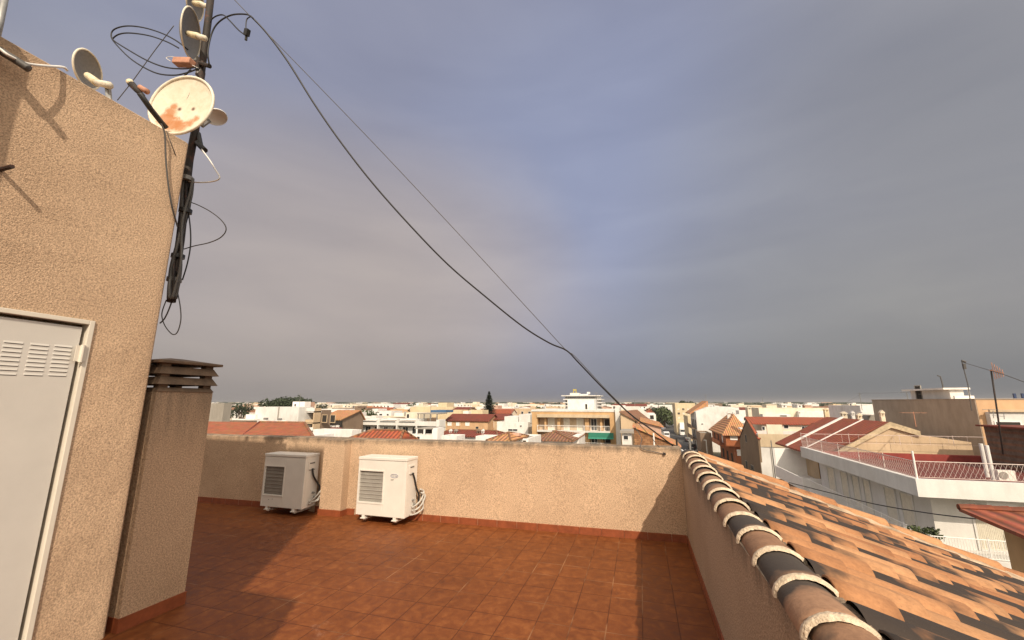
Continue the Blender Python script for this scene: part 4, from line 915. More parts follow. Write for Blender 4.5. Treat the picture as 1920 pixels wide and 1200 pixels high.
# --- brown gable wall, cream terrace house next to it
hx_ = atx(1415, 893, 18.4)
gy0 = 80; 
P_ = [atx(u, v, 18.4) for u, v in ((1387, 822), (1400, 787), (1421, 822), (1428, 895))]
bh = thing('terraced_house', 'narrow house with a tall grey brown gable wall facing the street', 'house', (20, 86, 0))
MT['brownwall'] = townwall('grey brown gable render', (.235, .165, .105), .25)
ys = [p.y for p in P_]
MB().prism([(ys[3], 0), (ys[0]+1, 0), (ys[0], P_[0].z), (ys[1], P_[1].z), (ys[2], P_[2].z)], 'x', 18.4, 18.7).build('wall', MT['brownwall'], bh)
MB().slab([(18.3, ys[2]-.2, P_[2].z), (18.8, ys[2]-.2, P_[2].z), (18.8, ys[1], P_[1].z+.15), (18.3, ys[1], P_[1].z+.15)], .12).slab([(18.3, ys[1], P_[1].z+.15), (18.8, ys[1], P_[1].z+.15), (18.8, ys[0], P_[0].z+.1), (18.3, ys[0], P_[0].z+.1)], .12).build('roof', RM('red', 'y'), bh)
win(bh, 'W', 18.4, ys[3]+9, ys[3]+10.3, .2, 2.6, 'dark', 'grey', name='doorway'); win(bh, 'W', 18.4, ys[3]+4.5, ys[3]+6.5, .9, 2.4, 'glass', 'grey')
win(bh, 'W', 18.4, ys[3]+7.5, ys[3]+8.5, 6.2, 7.4, 'dark', 'grey')
MB().box(17.9, 18.395, ys[3]+9.5, ys[3]+11.5, 8.35, 8.6).build('canopy', MT['white'], bh)
ty = ys[3]
ct = thing('terraced_house', 'cream house with a walled terrace between the brown gable and the red roofs', 'house', (27, ty+6, 0))
cx0, cx1 = 18.5, ux(1530, ty)
zt = vz(1450, 814, ty); zb = vz(1450, 838, ty)
m = MB(); shell(m, cx0, cx1, ty-.2, ty+9, 0, zt, 1.0); m.build('wall', MT['villawhite'], ct)
MB().box(cx0+.01, ux(1478, ty), ty-.32, ty-.203, zb, zt+.02).build('parapet_panel', WM('sand'), ct)
pbox(ct, 'terrace_floor', MT['terr'], cx0+.25, cx1-.25, ty+.05, ty+8.7, zt-.99, zt-.97)
zq = vz(1450, 795, ty+9); MB().box(ux(1424, ty+9), ux(1560, ty+9), ty+9.01, ty+16, 0, zq).build('upper_wall', WM('cream'), ct)
zrr = vz(1450, 783, ty+13)
MB().slab([(ux(1402, ty+9), ty+8.6, zq+.05), (ux(1565, ty+9), ty+8.6, zq+.05), (ux(1565, ty+9), ty+13, zrr+.15), (ux(1402, ty+9), ty+13, zrr+.15)], .15).build('roof', RM('red', 'y'), ct)
MB().box(ux(1453, ty+9), ux(1455, ty+9)+.1, ty+8.5, ty+13, zq+.1, zq+.35).box(ux(1506, ty+9), ux(1508, ty+9), ty+8.5, ty+13, zq+.1, zq+.35).build('party_coping', WM('pink'), ct) if False else None
win(ct, 'S', ty+9.01, ux(1412+8, ty+9)+.3, ux(1428, ty+9), vz(1420, 806, ty+9), vz(1420, 800, ty+9), 'glass', 'white')
win(ct, 'S', ty+9.01, ux(1497, ty+9), ux(1508, ty+9), vz(1500, 815, ty+9), vz(1500, 800, ty+9), 'glass', 'white', name='glass_door')
win(ct, 'S', ty+9.01, ux(1525, ty+9), ux(1537, ty+9), vz(1530, 805, ty+9), vz(1530, 800, ty+9), 'glass', 'brown')
win(ct, 'S', ty+9.01, ux(1464, ty+9), ux(1472, ty+9), vz(1464, 803, ty+9), vz(1464, 797, ty+9), 'glass', 'white')
pbox(ct, 'stair_wall', WM('cream'), ux(1432, ty+5), ux(1461, ty+5), ty+5, ty+5.3, zt-.98, vz(1440, 796, ty+5))
pbox(ct, 'ledge', MT['villawhite'], ux(1452, ty), ux(1476, ty), ty-.5, ty-.203, zb-.75, zb-.6); pbox(ct, 'downpipe', WM('grey'), ux(1433, ty), ux(1434, ty), ty-.3, ty-.203, 0, zb)
chim('tall cream chimney above the far left end of the long red roofs', 1400, 1408, 763, 786, 97, 'cream'); chim('cream chimney in the middle of the long red roofs', 1543, 1552, 767, 788, 99, 'pale yellow'); chim('white chimney on the long red roofs right of their middle', 1494, 1499, 771, 788, 98, 'white')

# --- long cream blocks behind
t = flat('long cream block with a stepped top beyond the red roofs right of the street', ux(1421, 150), ux(1557, 150), 150, 168, vz(1480, 765, 150), 'cream', .6, coping='cream')
for (a, b, c0, c1, col) in ((1424, 1475, 776, 784, 'white'), (1493, 1542, 771, 785, 'white')):
    pbox(t, 'front_wing', WM(col), ux(a, 149), ux(b, 149), 147, 149.9, 0, vz(a, c0, 149))
win(t, 'S', 147, ux(1459, 147), ux(1472, 147), vz(1460, 781, 147), vz(1460, 778, 147)-.1, 'dark', 'white')
for k in range(4): win(t, 'S', 150, ux(1500+k*13, 150), ux(1506+k*13, 150), vz(1500, 773, 150)-.6, vz(1500, 773, 150)+.3, 'glass', 'white')
for (lab, u0, u1, v0, Y, col) in (('cream rooftop box at the left end of the long cream block', 1436, 1455, 758, 156, 'cream'), ('white rooftop room with a dark window on the long cream block', 1465, 1474, 759, 156, 'white'), ('small white rooftop room right of centre on the long cream block', 1494, 1503, 758, 158, 'white'), ('pale rooftop room at the right end of the long cream block', 1508, 1520, 760, 158, 'pink')):
    rr_ = thing('roof_room', lab, 'rooftop room', (ux(u0, Y), Y, vz(1480, 765, 150)-.6)); pbox(rr_, 'wall', WM(col), ux(u0, Y), ux(u1, Y), Y, Y+5, vz(1480, 765, 150)-.59, vz(u0, v0, Y)-.1); pbox(rr_, 'roof', WM(col), ux(u0, Y)-.2, ux(u1, Y)+.2, Y-.2, Y+5.2, vz(u0, v0, Y)-.097, vz(u0, v0, Y)+.02)
    if 'window' in lab or 'centre' in lab: win(rr_, 'S', Y, ux(u0+3, Y), ux(u0+6, Y), vz(u0, 763, Y), vz(u0, 760.5, Y), 'dark', 'white')
flat('white stepped house standing out beside the blank grey block', ux(1611, 75), ux(1642, 75), 75, 86, vz(1625, 757, 75)-.3, 'white', .5)
b_ = flat('dark fronted terrace flat with a white awning beside the blank grey block', ux(1610, 70), ux(1646, 70), 68, 74, vz(1625, 778, 70), 'grey', 0)
pbox(b_, 'awning', MT['white'], ux(1612, 67), ux(1640, 67), 66.8, 67.9, vz(1625, 772, 67)-.15, vz(1625, 772, 67))

# --- street right side: white gable house, yellow block
wy = 128
wh = thing('gable_house', 'big white house wall with a sloping tiled roof left, right side of the street', 'house', (ux(1340, wy), 134, 0))
P0, P1, P2, P3 = (ux(1303, wy), vz(1303, 772, wy)), (ux(1329, wy), vz(1329, 753, wy)), (ux(1329, wy), vz(1329, 763, wy)), (ux(1371, wy), vz(1371, 763, wy))
MB().prism([(P0[0], 0), (P3[0], 0), P3, P2, (P1[0]-.3, P2[1]), (P0[0], P0[1])], 'y', wy, wy+14).build('wall', MT['villawhite'], wh)
MB().prism([(P0[0]-1.2, P0[1]-.5), (P1[0], P1[1]), (P1[0]+.3, P1[1]+.2), (P1[0]+.3, P2[1]), (P1[0]-.5, P2[1]), (P0[0]-1.2, P0[1]-.8)], 'y', wy+4, wy+16).build('roof', RM('orange', 'x'), wh)
MB().box(P0[0]-1.3, P0[0]-.003, wy+1, wy+13, 3.0, 3.2).box(P0[0]-1.3, P0[0]-.003, wy+1, wy+13, 6.0, 6.2).box(P0[0]-1.3, P0[0]-1.2, wy+1, wy+13, 3.2, 4.1).box(P0[0]-1.3, P0[0]-1.2, wy+1, wy+13, 6.2, 7.1).build('balcony', WM('brown'), wh)
for z in (.3, 3.4, 6.4):
    for k in range(3): win(wh, 'W', P0[0], wy+1.5+k*4, wy+3.2+k*4, z, z+2, 'dark', 'brown')
win(wh, 'S', wy, ux(1311, wy), ux(1315, wy), vz(1311, 796, wy), vz(1311, 794, wy), 'glass', 'white')
ps_ = MB()
for k in range(9): x = P2[0]+.5+k*(P3[0]-P2[0]-.8)/8; ps_.box(x-.15, x+.15, wy+.05, wy+.35, P2[1]+.003, P2[1]+.5+.5*(k % 2))
ps_.build('roof_pier', MT['white'], wh) if False else None
yb_ = flat('pale yellow four storey block beside the street, far end', ux(1265, 190), ux(1303, 190), 190, 206, vz(1280, 756, 190), 'pale yellow', .5)
pbox(yb_, 'shop_front', MT['white'], ux(1271, 189), ux(1285, 189), 188.4, 189.9, 0, vz(1275, 792, 189))
for r_ in range(3):
    for k in range(3): win(yb_, 'S', 190, ux(1269+k*9, 190), ux(1273+k*9, 190), vz(1270, 769+r_*8, 190), vz(1270, 765.5+r_*8, 190), ('shutter', 'glass', 'shutter')[(k+r_) % 3], 'pale yellow')
flat('low brown garage row along the right pavement of the street', ux(1308, 118), ux(1329, 118), 118.6, 127, vz(1318, 812, 118), 'brown', .3)
flat('pale yellow narrow house between the yellow block and the white gable', ux(1287, 160), ux(1294, 160), 160, 175, vz(1290, 780, 160), 'pale yellow', 0)

# ------------------------------------------------------------------ left of the street
# neighbour's red roofs just behind the terrace
n1_ = thing('tiled_house', 'low house with a broad hipped red tile roof right behind the terrace wall at left', 'house', (-25, 27, 0))
a_ = aty(608, 825, 22); zr_ = aty(575, 793, 29).z; ze_ = a_.z-.35
xl = ux(455, 22); xr = a_.x; xrr = ux(575, 29)
MB().prism([(xl-3, 22.6), (xr-1.2, 22.6), (ux(572, 31)-1.2, 31), (xl-3, 31)], 'z', 0, ze_).build('wall', WM('white'), n1_)
r = MB(); r.slab([(xl, 21.6, ze_), (xr, 21.6, ze_), (xrr, 29, zr_), (ux(492, 29), 29, zr_)], .15); r.slab([(xr, 21.6, ze_), (ux(573, 32), 32, ze_), (xrr, 29.01, zr_)], .15); r.build('roof', roofmat('terracotta tiles near', (.36, .115, .05), 'y', .3, .7), n1_)
MB().tube([(xr, 21.6, ze_+.02), (xrr, 29, zr_+.02)], .1, 6).tube([(ux(492, 29), 29, zr_+.02), (xrr, 29, zr_+.02)], .1, 6).build('ridge_caps', RM('brown', 'x'), n1_)
n2_ = thing('tiled_house', 'long house with a plain red tile roof at the far left behind the chimney', 'house', (-38, 28, 0))
MB().box(xl-30, xl-3.1, 22.6, 35, 0, ze_-.4).build('wall', WM('white'), n2_)
r = MB(); r.slab([(xl-32, 21.6, ze_-.25), (xl-.1, 21.6, ze_-.25), (ux(492, 29)-.1, 29, zr_-.02), (xl-32, 29, zr_-.02)], .15); r.build('roof', roofmat('terracotta tiles near', (.36, .115, .05), 'y', .3, .7), n2_)
MB().tube([(xl-.05, 21.6, ze_-.1), (ux(492, 29)-.05, 29, zr_+.02)], .08, 5).build('valley_gutter', RM('darkred', 'x'), n2_)
for (lab, u, v, Y) in (('small white vent on the ridge of the near red roofs', 494, 790, 29.2), ('white block vent lying along the ridge of the near red roof', 520, 791, 29.4)):
    p = aty(u, v, Y); t = thing('roof_vent', lab, 'vent', tuple(p)); pbox(t, 'base', MT['white'], p.x-.2, p.x+(.3 if u < 500 else .9), p.y, p.y+.4, p.z-.25, p.z+.12); pbox(t, 'cap', MT['gridgrey'], p.x-.1, p.x+.2, p.y+.05, p.y+.3, p.z+.123, p.z+.3)
g_ = flat('windowless brown grey block next to the chimney at far left', ux(360, 45), ux(421, 45), 45, 46.2, vz(400, 756, 45), 'grey', 0)
t = thing('plant_pot', 'salmon coloured water cylinder on the low roof beside the brown grey block', 'tank', tuple(aty(424, 786, 46))); p = aty(424, 786, 46)
MB().tube([(p.x, 46, p.z-.4), (p.x, 46, p.z+1.3)], .35, 14).build('cylinder', WM('pink'), t); t.name = 'water_tank'
flat('low grey roofs strip in front of the white houses at far left', ux(424, 52), ux(466, 52), 52, 54, vz(440, 789, 52), 'brown', .4)
flat('stepped white wall left of the big white block', ux(440, 58), ux(480, 58), 58, 59.3, vz(460, 786, 58), 'white', 0)
flat('small white tower step left of the big white block', ux(464, 59.5), ux(482, 59.5), 59.5, 60.5, vz(470, 777, 59.5), 'white', 0)
wb = thing('apartment_block', 'big plain white block with balconies at its right end beyond the near red roofs', 'building', (ux(520, 60), 66, 0))
wz = vz(520, 763, 60); m = MB(); shell(m, ux(481, 60), ux(562, 60), 60, 63.4, 0, wz, .4); m.build('wall', MT['villawhite'], wb)
MB().box(ux(524, 60), ux(525.5, 60), 59.9, 59.997, 0, wz).build('downpipe', WM('grey'), wb)
bx_a, bx_b = ux(562, 60)+.01, ux(601, 63)
MB().box(bx_a-2, bx_b, 63.5, 66, 0, vz(580, 769, 63)).build('rear_wall', WM('brown'), wb)
for (v0, v1, c) in ((771, 765, 'white'), (792, 786.5, 'beige'), (807, 801, 'white')):
    MB().box(bx_a, bx_b, 61.8, 63.49, vz(580, v0+2.4, 62), vz(580, v0, 62)).box(bx_a, bx_b, 61.7, 61.79, vz(580, v0, 62), vz(580, v1, 62)).build('balcony', WM(c), wb)
for k in range(3): win(wb, 'S', 63.5, bx_a+.3+k*1.8, bx_a+1.3+k*1.8, vz(580, 791, 63.5), vz(580, 778, 63.5), 'dark', 'beige', name='balcony_door')
MB().box(bx_b-.25, bx_b, 61.8, 63.4, 0, vz(580, 765, 62)).build('end_wall', WM('beige'), wb)
t = thing('roof_room', 'white rooftop room with a small window on the big white block', 'rooftop room', (ux(556, 64), 64, wz)); z_ = vz(556, 753, 64)
pbox(t, 'wall', MT['white'], ux(549, 64), ux(572, 64), 64, 65.5, wz-2, z_); win(t, 'S', 64, ux(553, 64), ux(556, 64), vz(553, 761.5, 64), vz(553, 757.5, 64), 'glass', 'white')
t = thing('roof_room', 'pink rooftop room with a dark doorway right of the white rooftop room', 'rooftop room', (ux(577, 66), 66, wz)); pbox(t, 'wall', WM('pink'), ux(573, 66), ux(582, 66), 66, 67.2, vz(575, 769, 66)-3, vz(575, 754, 66)); win(t, 'S', 66, ux(576, 66), ux(578.5, 66), vz(575, 764, 66), vz(575, 758, 66), 'dark', 'pink')
# red roofed house with brown balcony and white parapet
t = gabled('orange roofed house with a dark furnished balcony, right of the white block', ux(601, 68), ux(641, 68), 68, 75, vz(620, 787, 68), vz(620, 770, 73.5), 'x', 'brown', 'orange', peak=73.5)
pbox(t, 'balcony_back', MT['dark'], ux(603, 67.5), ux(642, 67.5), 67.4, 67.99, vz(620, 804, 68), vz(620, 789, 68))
for k in range(5): pbox(t, 'balcony_chair', MT['white'] if k % 2 else WM('darkrose') if False else MT['white'], ux(607+k*7, 66.9), ux(610+k*7, 66.9), 66.7, 67.2, vz(620, 803.5, 67), vz(620, 797+k % 2, 67))
pbox(t, 'balcony_rail', plain('dark rose paint', (.20, .07, .06), .7), ux(602, 66.5), ux(645, 66.5), 66.4, 66.5, vz(620, 806, 66.4), vz(620, 801, 66.4))
flat('low white parapet house in front of the brown balcony', ux(592, 48), ux(664, 48), 48, 50, vz(630, 806, 48), 'white', .5)
# long white terraced row
lr = thing('terraced_row', 'long white row of terraced flats with repeated loggias, left half of the town', 'building', (ux(740, 75), 80, 0))
xa, xb = ux(644, 75), ux(820, 75); zt = vz(730, 785, 75); zm1, zm0 = vz(730, 791, 75), vz(730, 797.5, 75)
MB().box(xa, xb, 76.2, 78.5, 0, zm0).box(xa, xb, 75, 76.19, zm0, zm1+.15).box(xa, xb, 76.2, 76.4, zm0+.003, zm1).build('wall', MT['villawhite'], lr)
bays = 5; wv = (xb-xa)/bays
for k in range(bays):
    x0 = xa+k*wv
    MB().box(x0-.15, x0+.15, 75.05, 79, zm1+.153, zt).box(x0-.12, x0+.12, 74.9, 76.19, 0, zm0-.003).build('dividing_wall', MT['villawhite'], lr)
    if k < 4:
        MB().box(x0+.15, x0+wv-.15, 78.5, 78.7, zm1+.153, zt-.02).build('terrace_screen', MT['villawhite'], lr)
        MB().box(x0+.5, x0+wv-.4, 75.3, 76.1, zt-.25, zt-.1).build('pergola_beam', MT['white'], lr)
        pbox(lr, 'parapet_slot', MT['glass'], x0+.5, x0+wv-.4, 74.93, 74.995, zm1-.15+.1, zm1+.1)
    for j in range(2): win(lr, 'S', 76.2, x0+.7+j*wv*.5, x0+1.6+j*wv*.5+.3*(k % 2), zm0-2.4, zm0-.35, 'glass', 'white', name='loggia_door')
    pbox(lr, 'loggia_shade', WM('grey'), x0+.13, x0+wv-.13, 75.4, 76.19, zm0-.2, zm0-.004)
for (u, v) in ((772, 793), (790, 783)): pass
MB().box(xb+.003, ux(826, 75), 74.8, 77.5, 0, zt-.1).build('end_block', MT['villawhite'], lr)
pbox(lr, 'stair_canopy', WM('grey'), ux(785, 77), ux(823, 77), 76.5, 81, zt+.9, zt+1.1)
for u in (786, 797, 809, 821): pbox(lr, 'canopy_post', MT['steel'], ux(u, 77), ux(u, 77)+.15, 76.6, 76.8, zm1, zt+.9)
pbox(lr, 'blue_tarpaulin', plain('blue tarpaulin', (.06, .13, .24), .6), ux(808, 84), ux(836, 84), 84, 88, vz(820, 773.5, 84), vz(820, 769, 84))
# small red roof and white bits just beyond the wall
hipped('small dark orange hipped roof peeping over the back wall behind the sunlit air conditioner', ux(650, 33), ux(748, 33), 33, 36, vz(700, 826, 33)-.4, vz(700, 809, 34.5), 2.0, .3, 'white', 'red')
t = flat('white terrace house with a covered porch, just over the wall left of centre', ux(738, 52), ux(822, 52), 52, 53.5, vz(780, 815, 52), 'white', .3)
for k in range(4): win(t, 'S', 52, ux(758+k*9, 52), ux(763+k*9, 52), vz(760, 823, 52), vz(760, 818, 52), 'glass', 'white')
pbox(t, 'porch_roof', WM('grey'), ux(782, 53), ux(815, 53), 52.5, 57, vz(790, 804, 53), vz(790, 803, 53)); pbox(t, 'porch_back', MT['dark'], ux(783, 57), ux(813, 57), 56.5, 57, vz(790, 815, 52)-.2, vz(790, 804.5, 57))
for u in (783, 797, 813): pbox(t, 'porch_post', MT['white'], ux(u, 52.4), ux(u, 52.4)+.18, 52.3, 52.5, vz(790, 815, 52), vz(790, 804, 53))
pbox(t, 'stair_tower', MT['white'], ux(814, 50), ux(822, 50), 50, 51.9, 0, vz(818, 803, 50))
# orange house
oh = gabled('orange rendered house with long dark red roof and three white windows left of the conifer', ux(838, 88), ux(915, 88), 88, 95, vz(870, 789, 88), vz(870, 777, 92), 'x', 'orange', 'darkred', peak=92)
for u in (841, 857, 874): win(oh, 'S', 88, ux(u, 88), ux(u+6.5, 88), vz(u, 797.5, 88), vz(u, 792, 88), 'white', 'white')
win(oh, 'S', 88, ux(893, 88), ux(898, 88), vz(893, 804, 88), vz(893, 800, 88), 'glass', 'beige')
MB().box(ux(863, 88), ux(864, 88), 87.9, 87.997, 0, vz(870, 789, 88)).build('downpipe', WM('ochre'), oh)
hipped('dark red lower roof in front of the orange house', ux(822, 60), ux(932, 60), 60, 65, vz(870, 819, 60), vz(870, 808, 62.5), 1, 1, 'white', 'darkred')
for (lab, u0, u1, v0, v1, c) in (('white stub chimney at the left of the dark red lower roof', 843, 848, 806, 817, 'white'), ('grey stub chimney on the dark red lower roof', 852, 858, 806, 817, 'grey'), ('brown stub chimney right on the dark red lower roof', 894, 901, 806, 818, 'brown'), ('white stub chimney at the right of the dark red lower roof', 903, 908, 806, 818, 'white')):
    chim(lab, u0, u1, v0, v1, 61, c)
flat('white walled yard just over the back wall below the orange house', ux(830, 47), ux(858, 47), 47, 49.5, vz(845, 817, 47), 'white', .4); flat('second white walled yard over the back wall, right of the first', ux(893, 47), ux(925, 47), 47, 49.5, vz(905, 818, 47), 'white', .4)
t = gabled('house with long dark red roof edge and a shaded balcony right of the orange house', ux(916, 92), ux(944, 92), 92, 102, vz(930, 787, 92), vz(930, 777, 97), 'x', 'beige', 'darkred'); win(t, 'S', 92, ux(919, 92), ux(926, 92), vz(920, 801, 92), vz(920, 790, 92), 'dark', 'white')
# yellow buildings behind
flat('long low yellow building with a square roof tower, beyond the blue tarpaulin', ux(770, 135), ux(850, 135), 135, 140, vz(800, 763, 135), 'pale yellow', .3); t = thing('roof_room', 'square yellow roof tower on the long low yellow building', 'rooftop room', (ux(830, 138), 138, 10)); pbox(t, 'wall', WM('pale yellow'), ux(822, 138), ux(838, 138), 138, 144, vz(830, 765, 138), vz(830, 755, 138))
flat('yellow house with a red roof strip just left of the conifer', ux(838, 112), ux(866, 112), 112, 117, vz(850, 769, 112), 'pale yellow', .3); flat('plain yellow block between conifer and orange house', ux(880, 115), ux(905, 115), 115, 120, vz(890, 769, 115), 'pale yellow', .3); flat('tiny white block between the two yellow ones', ux(867, 113), ux(879, 113), 113, 120, vz(870, 771, 113), 'white', 0)
gabled('small dark red roof between the yellow houses, left of the conifer', ux(850, 125), ux(875, 125), 125, 133, vz(860, 769, 125), vz(860, 764, 129), 'x', 'beige', 'darkred')
# white block right of the conifer
t = flat('bright white block with stepped roofs directly left of the balcony building', ux(932, 86), ux(990, 86), 86, 91, vz(960, 791, 86), 'white', .5); pbox(t, 'upper_room', MT['villawhite'], ux(946, 88), ux(972, 88), 88, 95, vz(960, 793, 88), vz(960, 781, 88)); pbox(t, 'side_room', MT['villawhite'], ux(973, 87.5), ux(994, 87.5), 87.5, 95, vz(960, 793, 88), vz(985, 777, 88))
win(t, 'S', 86, ux(975, 86), ux(978, 86), vz(975, 800, 86), vz(975, 797.5, 86), 'glass', 'white'); win(t, 'S', 86, ux(953, 86), ux(970, 86), vz(960, 808, 86), vz(960, 804.5, 86), 'glass', 'white')
hipped('small orange hipped roof just over the wall below the white block', ux(922, 40), ux(953, 40), 40, 46, vz(940, 829, 40), vz(940, 813, 43), .9, .9, 'white', 'orange')
t = flat('tiny white house with a pink awning beside the small orange hipped roof', ux(954, 44), ux(990, 44), 44, 50, vz(970, 822, 44), 'white', .2); pbox(t, 'awning', WM('pink'), ux(955, 43.6), ux(975, 43.6), 43.2, 43.99, vz(965, 815, 43.6)-.1, vz(965, 812, 43.6)); win(t, 'S', 44, ux(980, 44), ux(986, 44), vz(980, 822, 44)-1.0, vz(980, 822, 44)-.2, 'dark', 'white')
# --- apartment building with balconies
ay = 80.0; ax0, ax1 = ux(997, ay), ux(1152, ay); az = vz(1080, 772, ay); arz = vz(1080, 768.5, ay)
ab = thing('apartment_building', 'orange trimmed apartment building with white balconies and a green awning, centre of the town', 'building', ((ax0+ax1)/2, 88, 0))
zc0 = vz(1080, 783, ay); zb1 = vz(1080, 808, ay); zt2 = vz(1080, 777, ay)
MB().box(ax0, ax1, ay, ay+1.79, zt2, az).box(ax0, ax0+1.1, ay, ay+1.79, 0, zt2).box(ax1-1.0, ax1, ay, ay+1.79, 0, zt2).build('wall', WM('ochre'), ab); MB().box(ax0+.01, ax1-.01, ay+1.8, ay+14, 0, az-.1).build('rear_wall', WM('beige'), ab)
MB().box(ax0-.1, ax1+.1, ay-.1, ay+14, az+.003, arz).build('coping', MT['villawhite'], ab)
MB().box(ax0+1.1, ax1-1.0, ay-.35, ay+1.79, zc0, zt2-.003).build('canopy', WM('sand'), ab)
for zb_, nm in ((zb1, 'upper'), (zb1-3.0, 'lower')):
    MB().box(ax0+1.1, ax1-1.0, ay-.4, ay+1.79, zb_-.25, zb_).build('balcony_slab', MT['villawhite'], ab)
    m = railing(ab, (ax0+1.15, ay-.35), (ax1-1.05, ay-.35), zb_, zb_+.95, .25, 3.0, r=.02)
    for (u, wd, kd) in ((1000, 7, 'dark'), (1027, 11, 'shutter'), (1056, 10, 'shutter'), (1080, 12, 'shutter'), (1106, 11, 'glass'), (1131, 12, 'dark')):
        win(ab, 'S', ay+1.8, ux(u+1, ay+1.8), ux(u+wd, ay+1.8), zb_+.05, zb_+2.15, kd, 'white', name='balcony_door')
    for (u, w_) in ((1019, 3), (1043, 5), (1095, 7), (1123, 4)): pbox(ab, 'balcony_divider', WM('ochre'), ux(u, ay), ux(u+w_, ay), ay+.6, ay+1.79, zb_+.003, (zc0 if zb_ == zb1 else zb1-.25)-.003)
MB().slab([(ux(1102, ay), ay-1.2, vz(1120, 820, ay)), (ux(1148, ay), ay-1.2, vz(1120, 820, ay)), (ux(1148, ay), ay-.42, zb1-.2), (ux(1102, ay), ay-.42, zb1-.2)], .06).build('awning', MT['greenawn'], ab)
MB().box(ux(1102, ay), ux(1148, ay), ay-1.22, ay-1.16, vz(1120, 822, ay), vz(1120, 819.5, ay)).build('awning_valance', plain('light green cloth', (.05, .30, .22), .8), ab)
MB().box(ux(1152.5, ay), ux(1161, ay), ay-.5, ay+6, 0, vz(1155, 764, ay)).build('white_pier', MT['villawhite'], ab)
py0 = 86; t = thing('roof_room', 'white streaked rooftop room with a dark door on the balcony building', 'rooftop room', (ux(1088, py0), 90, az)); pbox(t, 'wall', MT['villawhite'], ux(1064, py0), ux(1114, py0), py0, py0+6, arz, vz(1088, 749, py0)); win(t, 'S', py0, ux(1097, py0), ux(1101, py0), arz+.02, vz(1099, 757.5, py0), 'dark', 'white', name='door')
# hotel beyond
hy = 190; ht = thing('hotel', 'white hotel with projecting roof slabs and a golden frame sign beyond the balcony building', 'hotel', (ux(1090, hy), 200, 0))
hx0, hx1 = ux(1053, hy), ux(1126, hy)
MB().box(hx0+1.5, hx1-1, hy+1, hy+16, 0, vz(1090, 743, hy)).build('wall', MT['villawhite'], ht)
for k, v in enumerate((741, 748, 754, 760)):
    MB().box(hx0+(0 if k == 0 else .8), hx1+k*.4, hy-.5, hy+16.5, vz(1090, v+1.8, hy), vz(1090, v, hy)).build('roof_slab' if k == 0 else 'balcony_slab', MT['villawhite'], ht)
    if k < 3:
        m = MB(); 
        for j in range(16):
            x = hx0+2+j*(hx1-hx0-4)/15; m.box(x-.3, x+.3, hy+.85, hy+.997, vz(1090, v+6, hy), vz(1090, v+2.5, hy))
        m.build('window_band', MT['glass'], ht)
MB().box(ux(1067, hy), ux(1084, hy), hy+3, hy+9, vz(1090, 741, hy)+.003, vz(1075, 736.5, hy)).box(ux(1085, hy), ux(1101, hy), hy+4, hy+9, vz(1090, 741, hy)+.003, vz(1090, 738.5, hy)).box(ux(1099, hy), ux(1104, hy), hy+4, hy+7, vz(1090, 738.5, hy)+.003, vz(1100, 734.5, hy)).build('plant_room', MT['villawhite'], ht)
MT['gold'] = plain('golden yellow sign', (.42, .34, .08), .5); m = MB(); X0, X1 = ux(1072.5, hy), ux(1079, hy); Zb, Zt = vz(1075, 736.5, hy), vz(1075, 729, hy); m.box(X0, X0+.4, hy+4, hy+4.4, Zb, Zt).box(X1-.4, X1, hy+4, hy+4.4, Zb, Zt).box(X0, X1, hy+3.9, hy+3.99, Zb+1.0, Zb+1.35).box(X0, X1, hy+3.9, hy+3.99, Zt-.45, Zt-.1); m.build('sign_frame', MT['gold'], ht)
# right of it: beige gable, brown roof, sheds, rubble house
t = thing('tiled_house', 'beige blank house with a weathered brown tile roof right of the balcony building', 'house', (ux(1175, 72), 76, 0))
zE = vz(1175, 779, 72); MB().prism([(ux(1162, 72), 0), (ux(1188, 72), 0), (ux(1188, 72), vz(1188, 787, 72)), (ux(1162, 72), vz(1162, 772, 72))], 'y', 72, 96).build('wall', WM('beige'), t)
MB().slab([(ux(1160, 72), 71.7, vz(1162, 771, 72)), (ux(1192, 72), 71.7, vz(1190, 788, 72)), (ux(1217, 92), 92, vz(1215, 787, 92)), (ux(1194, 92), 92, vz(1194, 768, 92))], .2).build('roof', RM('brown', 'x'), t)
MB().prism([(ux(1172, 97), vz(1172, 775, 97)), (ux(1172, 97), vz(1172, 762, 97)), (ux(1197, 97), vz(1197, 762, 97)), (ux(1217, 97), vz(1217, 778, 97)), (ux(1217, 97), vz(1217, 785, 97))], 'y', 97, 99).build('white_gable', MT['villawhite'], t)
t = flat('little white shed with a barred window and grey roof beside the rubble house', ux(1163, 56), ux(1180, 56), 56, 60, vz(1170, 812, 56), 'white', 0); pbox(t, 'roof', WM('grey'), ux(1160, 56), ux(1186, 56), 55.6, 60.4, vz(1170, 812, 56)+.003, vz(1170, 808, 56)); win(t, 'S', 56, ux(1166, 56), ux(1174, 56), vz(1170, 824, 56), vz(1170, 817, 56), 'glass', 'white', bars=1)
rb = thing('rubble_house', 'rough brown rubble stone house with a sloping orange tiled edge beside the street', 'house', (1.5, 50, 0))
p1, p2 = aty(1188, 801, 45), aty(1269, 837, 45)
MB().prism([(p1.x, 0), (p2.x, 0), (p2.x, p2.z), (p1.x, p1.z)], 'y', 45, 50).build('wall', MT['stone'], rb)
MB().slab([(p1.x-.1, 44.8, p1.z+.22), (p2.x+.4, 44.8, p2.z+.12), (p2.x+.4, 50.2, p2.z+.12), (p1.x-.1, 50.2, p1.z+.22)], .2).build('roof', RM('orange', 'x'), rb)
t = gabled('small salmon roofed house behind the rubble house at the street corner', ux(1190, 63), ux(1236, 63), 63, 76, vz(1220, 800, 63), vz(1200, 790, 63), 'y', 'pink', 'orange', peak=ux(1198, 63))
